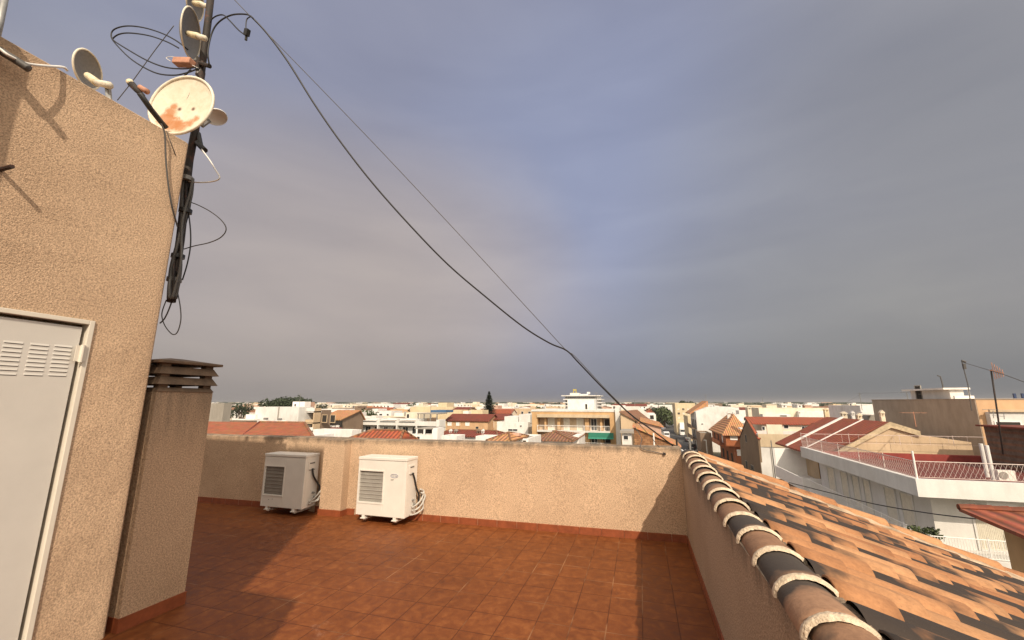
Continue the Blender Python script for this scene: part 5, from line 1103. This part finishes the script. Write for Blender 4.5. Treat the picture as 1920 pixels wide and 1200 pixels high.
t = flat('white roadside house with a dark garage opening, left side of the street', ux(1212, 100), ux(1228, 100), 100, 116, vz(1220, 777, 100), 'white', 0); win(t, 'S', 100, ux(1214, 100), ux(1224, 100), vz(1218, 786, 100), vz(1218, 778.5, 100), 'dark', 'white', name='garage_opening'); 
hipped('small dark red roof on the white garage by the street', ux(1210, 104), ux(1226, 104), 117, 125, vz(1215, 777, 110), vz(1215, 769, 110), 1.5, 1.5, 'white', 'red')
t = hipped('low house with a broad grey brown tiled roof below the balcony building', ux(1000, 52), ux(1068, 52), 52, 62, vz(1030, 827, 52), vz(1030, 810, 57), 2.0, 3.2, 'white', 'brown')
flat('small white gabled wall right of the grey brown roof', ux(1060, 56), ux(1082, 56), 56.5, 63, vz(1070, 818, 56), 'white', 0)

# ------------------------------------------------------------------ trees
MT['leaf'] = plain('dark foliage', (.028, .042, .018), .8, 0, .5, 1.2)
MT['leaf2'] = plain('olive foliage', (.055, .075, .025), .8, 0, .45, 1.2)
MT['bark'] = plain('bark', (.09, .065, .045), .9, 0, .3, 5)
def crown_mesh(rx, rz, n, leaf, seed, flatb=.3, clumps=14):
    rnd = random.Random(seed); m = MB(); cl = []
    for _ in range(clumps):
        a = rnd.uniform(0, 6.283); r = rnd.random()**.5*.75; cl.append((math.cos(a)*r*rx, math.sin(a)*r*rx, rnd.uniform(-flatb, .7)*rz, rnd.uniform(.25, .45)*rx))
    for i in range(n):
        c = cl[i % clumps]; d = Vector((rnd.gauss(0, 1), rnd.gauss(0, 1), rnd.gauss(0, .8))).normalized(); r = c[3]*rnd.uniform(.7, 1.08)
        p = Vector(c[:3])+d*r; a = Vector((rnd.gauss(0, 1), rnd.gauss(0, 1), rnd.gauss(0, 1))).normalized(); b = a.cross(d+Vector((.01, 0, 0))).normalized(); s_ = leaf*rnd.uniform(.6, 1.3)
        m.quad(p-a*s_, p-b*s_*.6, p+a*s_, p+b*s_*.6)
    return m
def tree(label, u, Y, vtop, r, rzf=.7, mat='leaf', seed=1, n=900, group=None, cat='tree', name='broadleaf_tree'):
    x = ux(u, Y); zt = vz(u, vtop, Y); rz = r*rzf; zc = max(zt-rz, rz*.6+1)
    t = thing(name, label, cat, (x, Y, 0), group)
    tr = MB().tube([(x, Y, 0), (x+.1, Y, zc*.55), (x, Y, zc)], [r*.09, r*.07, r*.04], 8)
    for k in range(5):
        a = k*1.26; tr.tube([(x, Y, zc*.6), (x+math.cos(a)*r*.3, Y+math.sin(a)*r*.3, zc), (x+math.cos(a)*r*.6, Y+math.sin(a)*r*.6, zc+rz*.3)], [r*.05, r*.035, r*.015], 5)
    tr.build('trunk', MT['bark'], t)
    m = crown_mesh(r, rz, n, r*.085, seed); m.v = [(a+x, b+Y, c+zc) for a, b, c in m.v]; m.build('crown', MT[mat], t); return t
GP = 'dark umbrella pines beyond the big white block'
for k, (u, v, r) in enumerate(((520, 749, 5.2), (537, 748.5, 4.2), (551, 747.5, 5.4), (567, 749.5, 4.4))):
    tree(['leftmost', 'second', 'third', 'rightmost'][k]+' dark pine of the clump beyond the big white block', u, 118+k*2, v, r, .55, 'leaf', 3+k, 1300, GP, 'pine', 'pine_tree')
tree('dark round tree between white houses at far left, near the salmon tank', 456, 95, 757, 3.2, .7, 'leaf', 11, 800); tree('dark bushy tree right beside the brown grey block', 424, 70, 761, 2.0, .9, 'leaf', 12, 700)
tree('round olive tree on the left side of the street, nearer one', 1243, 235, 765, 6.2, .85, 'leaf2', 21, 1500); tree('round dark green tree left of the olive street tree', 1228, 250, 764, 6.5, .8, 'leaf', 22, 1500); tree('smaller dark tree leftmost of the street trees', 1217, 262, 766, 5.0, .8, 'leaf', 23, 1100)
tree('dark tree top showing above the pale yellow block beside the street', 1291, 235, 752, 4.8, .7, 'leaf', 24, 1100)
# tall conifer
cx_, cy_ = ux(917, 150), 150.0; zt = vz(917, 734, 150); tc_ = thing('conifer', 'tall dark tiered conifer rising above the roofs in the middle of the town', 'conifer', (cx_, cy_, 0))
MB().tube([(cx_, cy_, 0), (cx_, cy_, 8), (cx_+.05, cy_, zt)], [.35, .25, .03], 8).build('trunk', MT['bark'], tc_)
rnd = random.Random(5); m = MB(); tiers = 22; zb_ = 5.5
for k in range(tiers):
    f_ = k/(tiers-1); z = zb_+(zt-.3-zb_)*f_+rnd.uniform(-.15, .15); R_ = (4.1*(1-f_)**.8+.22)*rnd.uniform(.78, 1.12)
    for j in range(11):
        a = j*2*math.pi/11+k*.5+rnd.uniform(-.15, .15); rr_ = R_*rnd.uniform(.75, 1.1)
        for q in range(16):
            t_ = (q+.5)/16; p = Vector((cx_+math.cos(a)*rr_*t_, cy_+math.sin(a)*rr_*t_, z+.35*R_*.3*t_*t_-.1*t_+rnd.uniform(-.28, .22)))
            w_ = (.30*(1-.5*t_))*(.5+R_/5)+.08; d = Vector((math.cos(a+1.57), math.sin(a+1.57), rnd.uniform(-.5, .5)))*w_; e = Vector((math.cos(a), math.sin(a), rnd.uniform(-.3, .5)))*.3
            m.quad(p-d, p-e, p+d, p+e)
m.build('crown', MT['leaf'], tc_)
# plant on the villa balcony
m = crown_mesh(.7, .5, 500, .09, 41); PX = VX+.42; m.v = [(a+PX, b+VY+.75, c+fz+.75) for a, b, c in m.v]
t = thing('potted_plant', 'bushy green plant in the corner of the white villa balcony', 'plant', (VX+1, VY+.9, fz)); m.build('foliage', MT['leaf2'], t); MB().tube([(PX, VY+.75, fz+.003), (PX, VY+.75, fz+.45)], [.2, .28], 12).build('pot', WM('terracotta'), t)

# ------------------------------------------------------------------ vehicles
MT['tyre'] = plain('tyre rubber', (.02, .02, .02), .8); MT['lamp'] = plain('headlamp glass', (.6, .6, .58), .2)
def carpaint(c, i): return plain('car paint %d' % i, c, .3, .0, .04, 2)
def car(label, x, y, col, i, van=False, Ln=4.2, Wd=1.75, H=1.45):
    t = thing('parked_van' if van else 'parked_car', label, 'van' if van else 'car', (x, y, 0), None if van else 'cars parked along the street')
    y0 = y-Ln/2
    prof = [(0, .3), (Ln, .3), (Ln, .85), (Ln*.93, .95), (Ln*.74, 1.0), (Ln*.60, H), (Ln*.18, H), (Ln*.03, 1.0), (0, .8)] if not van else [(0, .3), (Ln, .3), (Ln, 1.0), (Ln*.9, 1.3), (Ln*.8, H), (0, H)]
    # rear of the car towards the viewer
    MB().prism([(y0+a, b) for a, b in prof], 'x', x-Wd/2, x+Wd/2).build('body', carpaint(col, i), t, bevel=.06)
    g = MB()
    if van: g.box(x-Wd/2+.15, x+Wd/2-.15, y0-.012, y0-.003, H*.55, H*.82).box(x-Wd/2-.012, x-Wd/2-.003, y0+Ln*.7, y0+Ln*.85, H*.5, H*.8)
    else:
        g.add([(x-Wd*.4, y0+Ln*.05-.02, 1.02), (x+Wd*.4, y0+Ln*.05-.02, 1.02), (x+Wd*.35, y0+Ln*.165-.02, H-.06), (x-Wd*.35, y0+Ln*.165-.02, H-.06)], [(0, 1, 2, 3)])
        g.add([(x-Wd/2-.008, y0+Ln*.12, 1.0), (x-Wd/2-.008, y0+Ln*.2, H-.08), (x-Wd/2-.008, y0+Ln*.58, H-.08), (x-Wd/2-.008, y0+Ln*.68, 1.02)], [(0, 1, 2, 3)])
    g.build('windows', MT['glass'], t)
    for sx in (-1, 1):
        for fy in (.18, .8):
            w = MB().tube([(x+sx*(Wd/2-.2), y0+Ln*fy, .32), (x+sx*(Wd/2+.02), y0+Ln*fy, .32)], .32, 14).build('wheel', MT['tyre'], t)
        MB().box(x+sx*Wd*.38-.12, x+sx*Wd*.38+.12, y0-.015, y0-.002, .7, .85).build('tail_light', plain('red lamp', (.35, .02, .02), .3), t)
    MB().box(x-.26, x+.26, y0-.014, y0-.002, .5, .61).build('number_plate', MT['white'], t)
    return t
car('white high van standing in the street in front of the pale yellow block', 15.8, 186, (.75, .75, .74), 1, True, 6.0, 2.1, 2.9)
car('dark car right behind the white high van, by the right pavement', 15.0, 158, (.03, .03, .035), 2)
car('black car parked at the right kerb beside the low garage row', 13.6, 134, (.02, .02, .024), 3)
car('very dark car nearest to the red corner house', 13.2, 116, (.025, .025, .03), 4)
car('grey car at the right kerb beyond the white gable house', 15.9, 170, (.2, .2, .21), 5)
car('white delivery van on the left side of the street, beyond the rubble house', 8.9, 172, (.78, .78, .80), 6, True, 5.2, 2.0, 2.3)
car('silver car at the left kerb, beyond the white delivery van', 10.0, 215, (.4, .4, .42), 7)
car('white car at the foot of the grey brown gable wall', 16.9-.9, 92, (.7, .7, .7), 8)
for k in range(8):
    car('distant %s car in the far part of the street, %s' % (('dark', 'white', 'red', 'grey')[k % 4], ('nearest at left', 'nearest at right', 'second at left', 'second at right', 'third at left', 'third at right', 'last at left', 'last at right')[k]), (11.2, 17.6)[k % 2]+(k//2)*.9, 250+k//2*16, ((.03, .03, .03), (.7, .7, .7), (.3, .03, .02), (.25, .25, .25))[k % 4], 20+k % 4)
# posts on and beyond the wall
def post(label, u, v0, v1, Y, r, mat, lamp=False, cat='post'):
    p, q = aty(u, v1, Y), aty(u, v0, Y); t = thing('utility_post', label, cat, (p.x, Y, p.z)); MB().tube([(p.x, Y, p.z), (p.x, Y, q.z)], r, 8).build('pole', MT[mat], t)
    if lamp: MB().box(p.x-.5, p.x+.1, Y-.1, Y+.1, q.z, q.z+.12).build('lamp_head', MT['steel'], t)
post('short white pipe post just behind the back wall near the stay wire', 1227, 812, 840, 6.2, .010, 'white'); post('short dark post just behind the right end of the back wall', 1270, 822, 845, 9, .018, 'mast')
post('slim pale street post seen past the first ridge tile', 1295, 822, 850, 60, .13, 'steel', True, 'lamp post'); post('thin tall pale pole beside the cream terrace house', 1456, 826, 915, 60, .06, 'steel', False, 'pole'); post('slim lamp post on the right pavement before the red corner house', 1327, 826, 862, 96, .09, 'steel', True, 'lamp post')
# ------------------------------------------------------------------ roof antennas
def antenna(label, x, y, z0, z1, boom=.9, ang=.3, els=6, r=.02, group='television antennas on the roofs', mat='steel'):
    t = thing('tv_antenna', label, 'antenna', (x, y, z0), group); MB().tube([(x, y, z0), (x, y, z1)], r, 6).build('pole', MT[mat], t)
    m = MB(); c, s_ = math.cos(ang), math.sin(ang); m.tube([(x-c*boom/2, y-s_*boom/2, z1-.1), (x+c*boom/2, y+s_*boom/2, z1-.1)], r*.7, 4)
    for k in range(els):
        d = -boom/2+boom*k/(els-1); h = .28-.02*k; m.tube([(x+c*d+s_*h, y+s_*d-c*h, z1-.1), (x+c*d-s_*h, y+s_*d+c*h, z1-.1)], r*.5, 3)
    m.build('yagi', MT[mat], t); return t
Y_ = 34.5; t = thing('antenna_pole', 'tall dark antenna pole at right with a long stay wire and a reddish yagi', 'antenna', tuple(aty(1878, 850, 35)))
MB().tube([aty(1881, 852, 35), aty(1868, 760, 35), aty(1858, 693, 35)], .045, 8).build('pole', MT['mast'], t, smooth=True)
m = MB(); a, b = aty(1856, 694, 35), aty(1882, 700, 34.5); m.tube([a, b], .03, 5)
for k in range(5): p = a.lerp(b, .25+k*.17); m.tube([p+Vector((0, 0, .55-.08*k)), p-Vector((0, 0, .55-.08*k))], .02, 4)
m.build('yagi', MT['pinkbox'], t)
m = MB(); a, b = aty(1842, 768, 35), aty(1872, 768, 35); m.tube([a, b], .022, 4)
for (u, v) in ((1862, 776), (1870, 786), (1882, 778)): m.tube([aty(u, v-6, 35), aty(u+1, v+8, 35)], .02, 4)
m.tube([aty(1860, 779, 35), aty(1884, 781, 35)], .02, 4); m.build('lower_antenna', MT['gridgrey'], t)
t = thing('antenna_pole', 'thin antenna pole standing before the white rooftop room at right', 'antenna', tuple(aty(1820, 765, 45))); MB().tube([aty(1822, 770, 45), aty(1815, 722, 45), aty(1803, 676, 45)], .035, 6).build('pole', MT['blackgrey'], t)
MB().tube([aty(1807, 682, 45), aty(1809, 692, 45)], .12, 6).tube([aty(1803, 676, 45), aty(1811, 679, 45)], .08, 5).build('antenna_head', MT['blackgrey'], t)
cable('thin stay wire between the two antenna poles and out to the right', [aty(1804, 679, 45), aty(1858, 695, 35.2), aty(1890, 705, 34), aty(1935, 722, 33)], .022, 'blackgrey')
t = thing('antenna_pole', 'bent antenna pole behind the white rooftop room on the blank block', 'antenna', tuple(aty(1768, 728, 58))); MB().tube([aty(1769, 730, 58), aty(1766, 716, 58), aty(1763, 706, 58), aty(1757, 704, 58)], .06, 6).build('pole', MT['blackgrey'], t)
antenna('small antenna with fork shaped arms on the gabled building roof', ux(1709, 50), 50, vz(1709, 800, 50), vz(1709, 772, 50), 2.0, 0, 5, .03, None, 'pinkbox')
t = thing('blue_sign', 'small dark blue sign shaped like a letter H on top of the orange block', 'sign', tuple(aty(1912, 746, 75))); m = MB(); p = aty(1912, 746, 75); h_ = .95
m.box(p.x-.55, p.x-.3, 75, 75.2, p.z-1.0, p.z+.6).box(p.x+.3, p.x+.55, 75, 75.2, p.z-1.0, p.z+.6).box(p.x-.3, p.x+.3, 75, 75.19, p.z-.3, p.z-.05); m.build('letter', plain('dark blue enamel', (.03, .05, .12), .4), t)
m = MB(); m.box(p.x-1, p.x+1, 75, 75.3, QZ-2, p.z-1.003).build('base', MT['steel'], t)
for k, (u, v0, v1, Y) in enumerate(((562, 738, 757, 64), (1118, 736, 768, 83), (1430, 745, 758, 156), (1324, 740, 753, 130), (1614, 736, 756, 75), (1703, 734, 750, 60), (808, 752, 768, 100), (882, 748, 770, 100), (1737, 737, 750, 56), (1460, 752, 762, 160), (650, 755, 770, 90), (700, 752, 770, 110), (960, 755, 775, 90), (1190, 750, 765, 98))):
    antenna(['thin antenna on the big white block roof room', 'antenna on the balcony building right of its white roof room', 'thin antenna at the left end of the long cream block', 'antenna above the white gable house', 'antenna above the white stepped house by the blank wall', 'left antenna on top of the blank grey block', 'antenna beyond the blue tarpaulin', 'antenna left of the tall conifer', 'right antenna on top of the blank grey block', 'short antenna on the middle of the long cream block', 'leftmost antenna beyond the long white row', 'antenna beyond the middle of the long white row', 'antenna on the white stepped block', 'antenna on the white gable by the brown roof'][k], ux(u, Y), Y, vz(u, v1, Y)-1, vz(u, v0, Y), 1.0+.3*(k % 2), .3+k, 5, .022+Y*.00022)
for k, (ua, va, ub, vb, Y) in enumerate(((1590, 752, 1617, 737, 75), (1617, 737, 1703, 735, 70), (1703, 735, 1735, 739, 60), (562, 745, 600, 757, 64), (1120, 737, 1160, 752, 83))):
    cable(['thin wire climbing to the antenna by the stepped white house', 'thin wire between the antennas above the blank grey wall', 'short wire between the two antennas on the blank block', 'thin wire sloping right from the white block antenna', 'thin wire sloping right from the balcony building antenna'][k], [aty(ua, va, Y), aty((ua+ub)/2, (va+vb)/2+1, Y), aty(ub, vb, Y)], .012, 'blackgrey', 3)
#SECTION7
bpy.context.view_layer.update()
occ = []
for o in list(SC.objects):
    if o.type == 'MESH' and o.get('kind') != 'structure' and o.name.split('.')[0] not in ('cable', 'crown', 'ground'):
        bb = [o.matrix_world @ Vector(c) for c in o.bound_box]; X = [p.x for p in bb]; Yv = [p.y for p in bb]
        if min(Yv) > 18: occ.append((min(X)-1, max(X)+1, min(Yv)-1, max(Yv)+1))
def free(x0, x1, y0, y1): return not any(x0 < b and x1 > a and y0 < d and y1 > c for a, b, c, d in occ)
def onstreet(x0, x1, y):
    for p, q in ((rl, rr),):
        for i in range(len(p)-1):
            if p[i][1] <= y <= p[i+1][1]:
                t = (y-p[i][1])/(p[i+1][1]-p[i][1]); a = p[i][0]+(p[i+1][0]-p[i][0])*t-2.5; b = q[i][0]+(q[i+1][0]-q[i][0])*t+2.5
                return x0 < b and x1 > a
    return False
rnd = random.Random(99); far = []
rows = [100, 112, 126, 140, 156, 175, 196, 220, 248, 280, 318, 362, 415, 480, 560, 660, 790, 950]
COLS = ['white']*13+['cream']*5+['pale yellow']*2+['beige']*2+['pink', 'brown', 'sand', 'orange', 'grey']
for ri, yr in enumerate(rows):
    x = -1.42*yr; 
    while x < .5*yr and len(far) < 292:
        w = rnd.uniform(9, 19)*(1+yr/700); dpt = rnd.uniform(5, 9)+yr*.012; y0 = yr+rnd.uniform(-3, 3)
        h = min(rnd.choice([5.5, 6.5, 7.5, 8.5, 9.2, 9.6, 10.4])+rnd.uniform(-.5, .5)+(.8 if yr > 250 else 0), 11.6); 
        if yr < 150: h = min(h, 8.6)
        if x < -1.0*yr: dpt *= .5
        if free(x, x+w, y0, y0+dpt) and not onstreet(x, x+w, y0+3) and rnd.random() < .93:
            far.append((x, x+w, y0, y0+dpt, h, rnd.choice(COLS), rnd.random(), yr)); occ.append((x, x+w, y0, y0+dpt))
        x += w+rnd.choice([.4, .6, 1, 4, 8])*(1+yr/400)
def sector(x, y):
    u = 960+770*((x*math.cos(YAW)+y*math.sin(YAW))/(-x*math.sin(YAW)+y*math.cos(YAW)))
    return 'left of the pines' if u < 560 else 'between pines and conifer' if u < 905 else 'between conifer and hotel' if u < 1070 else 'between hotel and street' if u < 1235 else 'right of the street'
recs = []
for (x0, x1, y0, y1, h, col, q, yr) in far:
    detail = yr < 330
    tiled = q < .22; rc = rnd.choice(['red', 'brown', 'orange', 'darkred'])
    if tiled:
        ax = 'x' if q < .15 else 'y'; t = gabled('x', x0, x1, y0, y1, h-1.6, h, ax, col, rc, .3, group='houses of the town beyond the wall'); desc = {'red': 'red', 'brown': 'brown', 'orange': 'orange', 'darkred': 'dark red'}[rc]+' tiled'
        nm = h-1.6
    else:
        t = flat('x', x0, x1, y0, y1, h, col, .7 if detail else 0, rnd.choice(['terr', 'greyfloor']), group='houses of the town beyond the wall'); nm = h-.7
        desc = 'flat roofed'
        if rnd.random() < .6:
            a = x0+rnd.uniform(.1, .6)*(x1-x0); w = rnd.uniform(2.5, 5); pbox(t, 'stair_room', WM(rnd.choice(['white', col, col, 'cream'])), a, min(a+w, x1-.3), y0+1.5, y1-.5, nm+.02, h+rnd.uniform(.9, 1.9)); desc = 'stair topped'
            if detail and rnd.random() < .6: win(t, 'S', y0+1.5, a+.5, a+1.3, nm+.1, nm+1.9, 'dark', 'white', name='door')
        if detail and rnd.random() < .35: pbox(t, 'roof_wall', WM('white'), x0+.3, x0+(x1-x0)*rnd.uniform(.2, .5), y1-.6, y1-.3, nm+.02, h+rnd.uniform(.3, 1.0))
        if detail and rnd.random() < .3: a = x0+rnd.uniform(.2, .8)*(x1-x0); MB().tube([(a, y0+1, nm+.02), (a, y0+1, nm+1.1)], .45, 10).build('water_tank', MT[rnd.choice(['white', 'gridgrey', 'pinkbox'])], t)
    if yr < 420:
        nw = int((x1-x0)/3.4)
        for fl in (0, 1):
            z = nm-.6-2.9*fl
            if z-1.3 < 2: continue
            kd = rnd.choice(['glass', 'dark', 'shutter', 'glass']); hb = rnd.random() < .3
            for k in range(nw):
                if rnd.random() < .2: continue
                a = x0+(x1-x0)*(k+.5)/nw; ww = rnd.choice([.5, .6, .8]); win(t, 'S', y0, a-ww, a+ww, z-rnd.choice([1.2, 1.2, 1.9]), z, kd if rnd.random() < .7 else 'dark', 'white', bars=0)
            if hb: pbox(t, 'balcony', WM('white'), x0+.5, x1-.5, y0-.9, y0-.003, z-2.2, z-1.3)
    recs.append((t, x0, y0, x1-x0, yr, col, desc))
base = {}
for rcd in recs:
    t, x, y, w, yr, col, desc = rcd; band = 'front' if yr < 130 else 'second' if yr < 200 else 'third' if yr < 300 else 'fourth' if yr < 500 else 'farthest'
    size = 'small' if w < 13 else 'medium' if w < 19 else 'wide'
    base.setdefault('%s %s %s house in the %s rows %s' % (size, col, desc, band, sector(x+w/2, y)), []).append((x/y, t))
ORD = ['1st', '2nd', '3rd', '4th', '5th', '6th', '7th', '8th', '9th']
for lb, lst in base.items():
    lst.sort(key=lambda q: q[0])
    for k, (_, t) in enumerate(lst): t['label'] = lb if len(lst) == 1 else lb+', %s from left' % ORD[k]
# scattered trees of the town, sharing one crown mesh per kind
protos = []
for k in range(3):
    cm = crown_mesh(3, 2.3, 420, .34, 60+k); me_o = cm.build('crown', MT['leaf' if k != 1 else 'leaf2']); tb = MB().tube([(0, 0, -5), (0, 0, 0)], [.3, .15], 6).build('trunk', MT['bark']); protos.append((me_o.data, tb.data)); bpy.data.objects.remove(me_o); bpy.data.objects.remove(tb)
tl = []; cnt = 0
while cnt < 46:
    y = rnd.uniform(110, 800); x = rnd.uniform(-1.3*y, .45*y)
    if not free(x-2, x+2, y-2, y+2) or onstreet(x-2, x+2, y): continue
    k = cnt % 3; s_ = rnd.uniform(.8, 1.5)*(1+y/900); z = min(rnd.uniform(6.5, 10.5), 12-2.3*s_) ; t = bpy.data.objects.new('broadleaf_tree', None); COL.objects.link(t); t.location = (x, y, 0)
    tag(t, 'x', 'tree', 'small dark trees between the far houses')
    for nm_, me_ in zip(('crown', 'trunk'), protos[k]):
        o = bpy.data.objects.new(nm_, me_); COL.objects.link(o); o.parent = t; o.location = (0, 0, z); o.scale = (s_, s_, s_ if nm_ == 'crown' else z/5); 
    tl.append((x/y, y, k, t)); cnt += 1
bt = {}
for q, y, k, t in tl: bt.setdefault('%s tree %s in the far town %s' % (('dark green', 'olive', 'dark green')[k], 'nearer' if y < 300 else 'far off', sector(q*y, y)), []).append((q, t))
for lb, lst in bt.items():
    lst.sort(key=lambda a: a[0])
    for k, (_, t) in enumerate(lst): t['label'] = lb+(', %s from left' % (['first', 'second', 'third', 'fourth', 'fifth', 'sixth', 'seventh', 'eighth', 'ninth', 'tenth', 'eleventh', 'twelfth'][min(k, 11)]) if len(lst) > 1 else '')
# far tree belt and the outskirts that read as one mass
m = MB(); 
for i in range(3400):
    y = 720*(1+rnd.random()**1.7*7); x = rnd.uniform(-1.6*y, .75*y); r = rnd.uniform(5, 22)*(1+y/4000); h = rnd.uniform(4, 10.5); n_ = 6; o0 = [(x+r*math.cos(k*1.047+i), y+r*.5*math.sin(k*1.047+i), 0) for k in range(n_)]
    o1 = [(x+r*.65*math.cos(k*1.047+i)+rnd.uniform(-2, 2), y+r*.3*math.sin(k*1.047+i), h*rnd.uniform(.7, 1.1)) for k in range(n_)]
    m.add(o0+o1, [(k, (k+1) % n_, n_+(k+1) % n_, n_+k) for k in range(n_)]+[tuple(range(n_, 2*n_))])
tag(m.build('distant_woods', MT['leaf']), kind='stuff')
m = MB()
for i in range(420):
    y = 1000*(1+rnd.random()**1.5*3); x = rnd.uniform(-1.6*y, .75*y); w = rnd.uniform(12, 40); h = rnd.uniform(5, 11); m.box(x, x+w, y, y+12, 0, h, rnd.choice([0, 0, 1, 2]))
tag(m.build('distant_outskirts', [WM('white'), WM('cream'), WM('pink')]), kind='stuff')


# ------------------------------------------------------------------ dusty air
hm = bpy.data.materials.new('dusty air'); hm.use_nodes = True; hn = hm.node_tree; hn.nodes.clear()
hv = N(hn, 'ShaderNodeVolumePrincipled'); hv.inputs['Color'].default_value = (.62, .62, .64, 1); hv.inputs['Density'].default_value = .00018; hv.inputs['Anisotropy'].default_value = .2
L(hn, hv.outputs[0], N(hn, 'ShaderNodeOutputMaterial').inputs['Volume'])
tag(MB().box(-33000, 33000, -33000, 33000, -1, 45).build('haze', hm), kind='stuff')
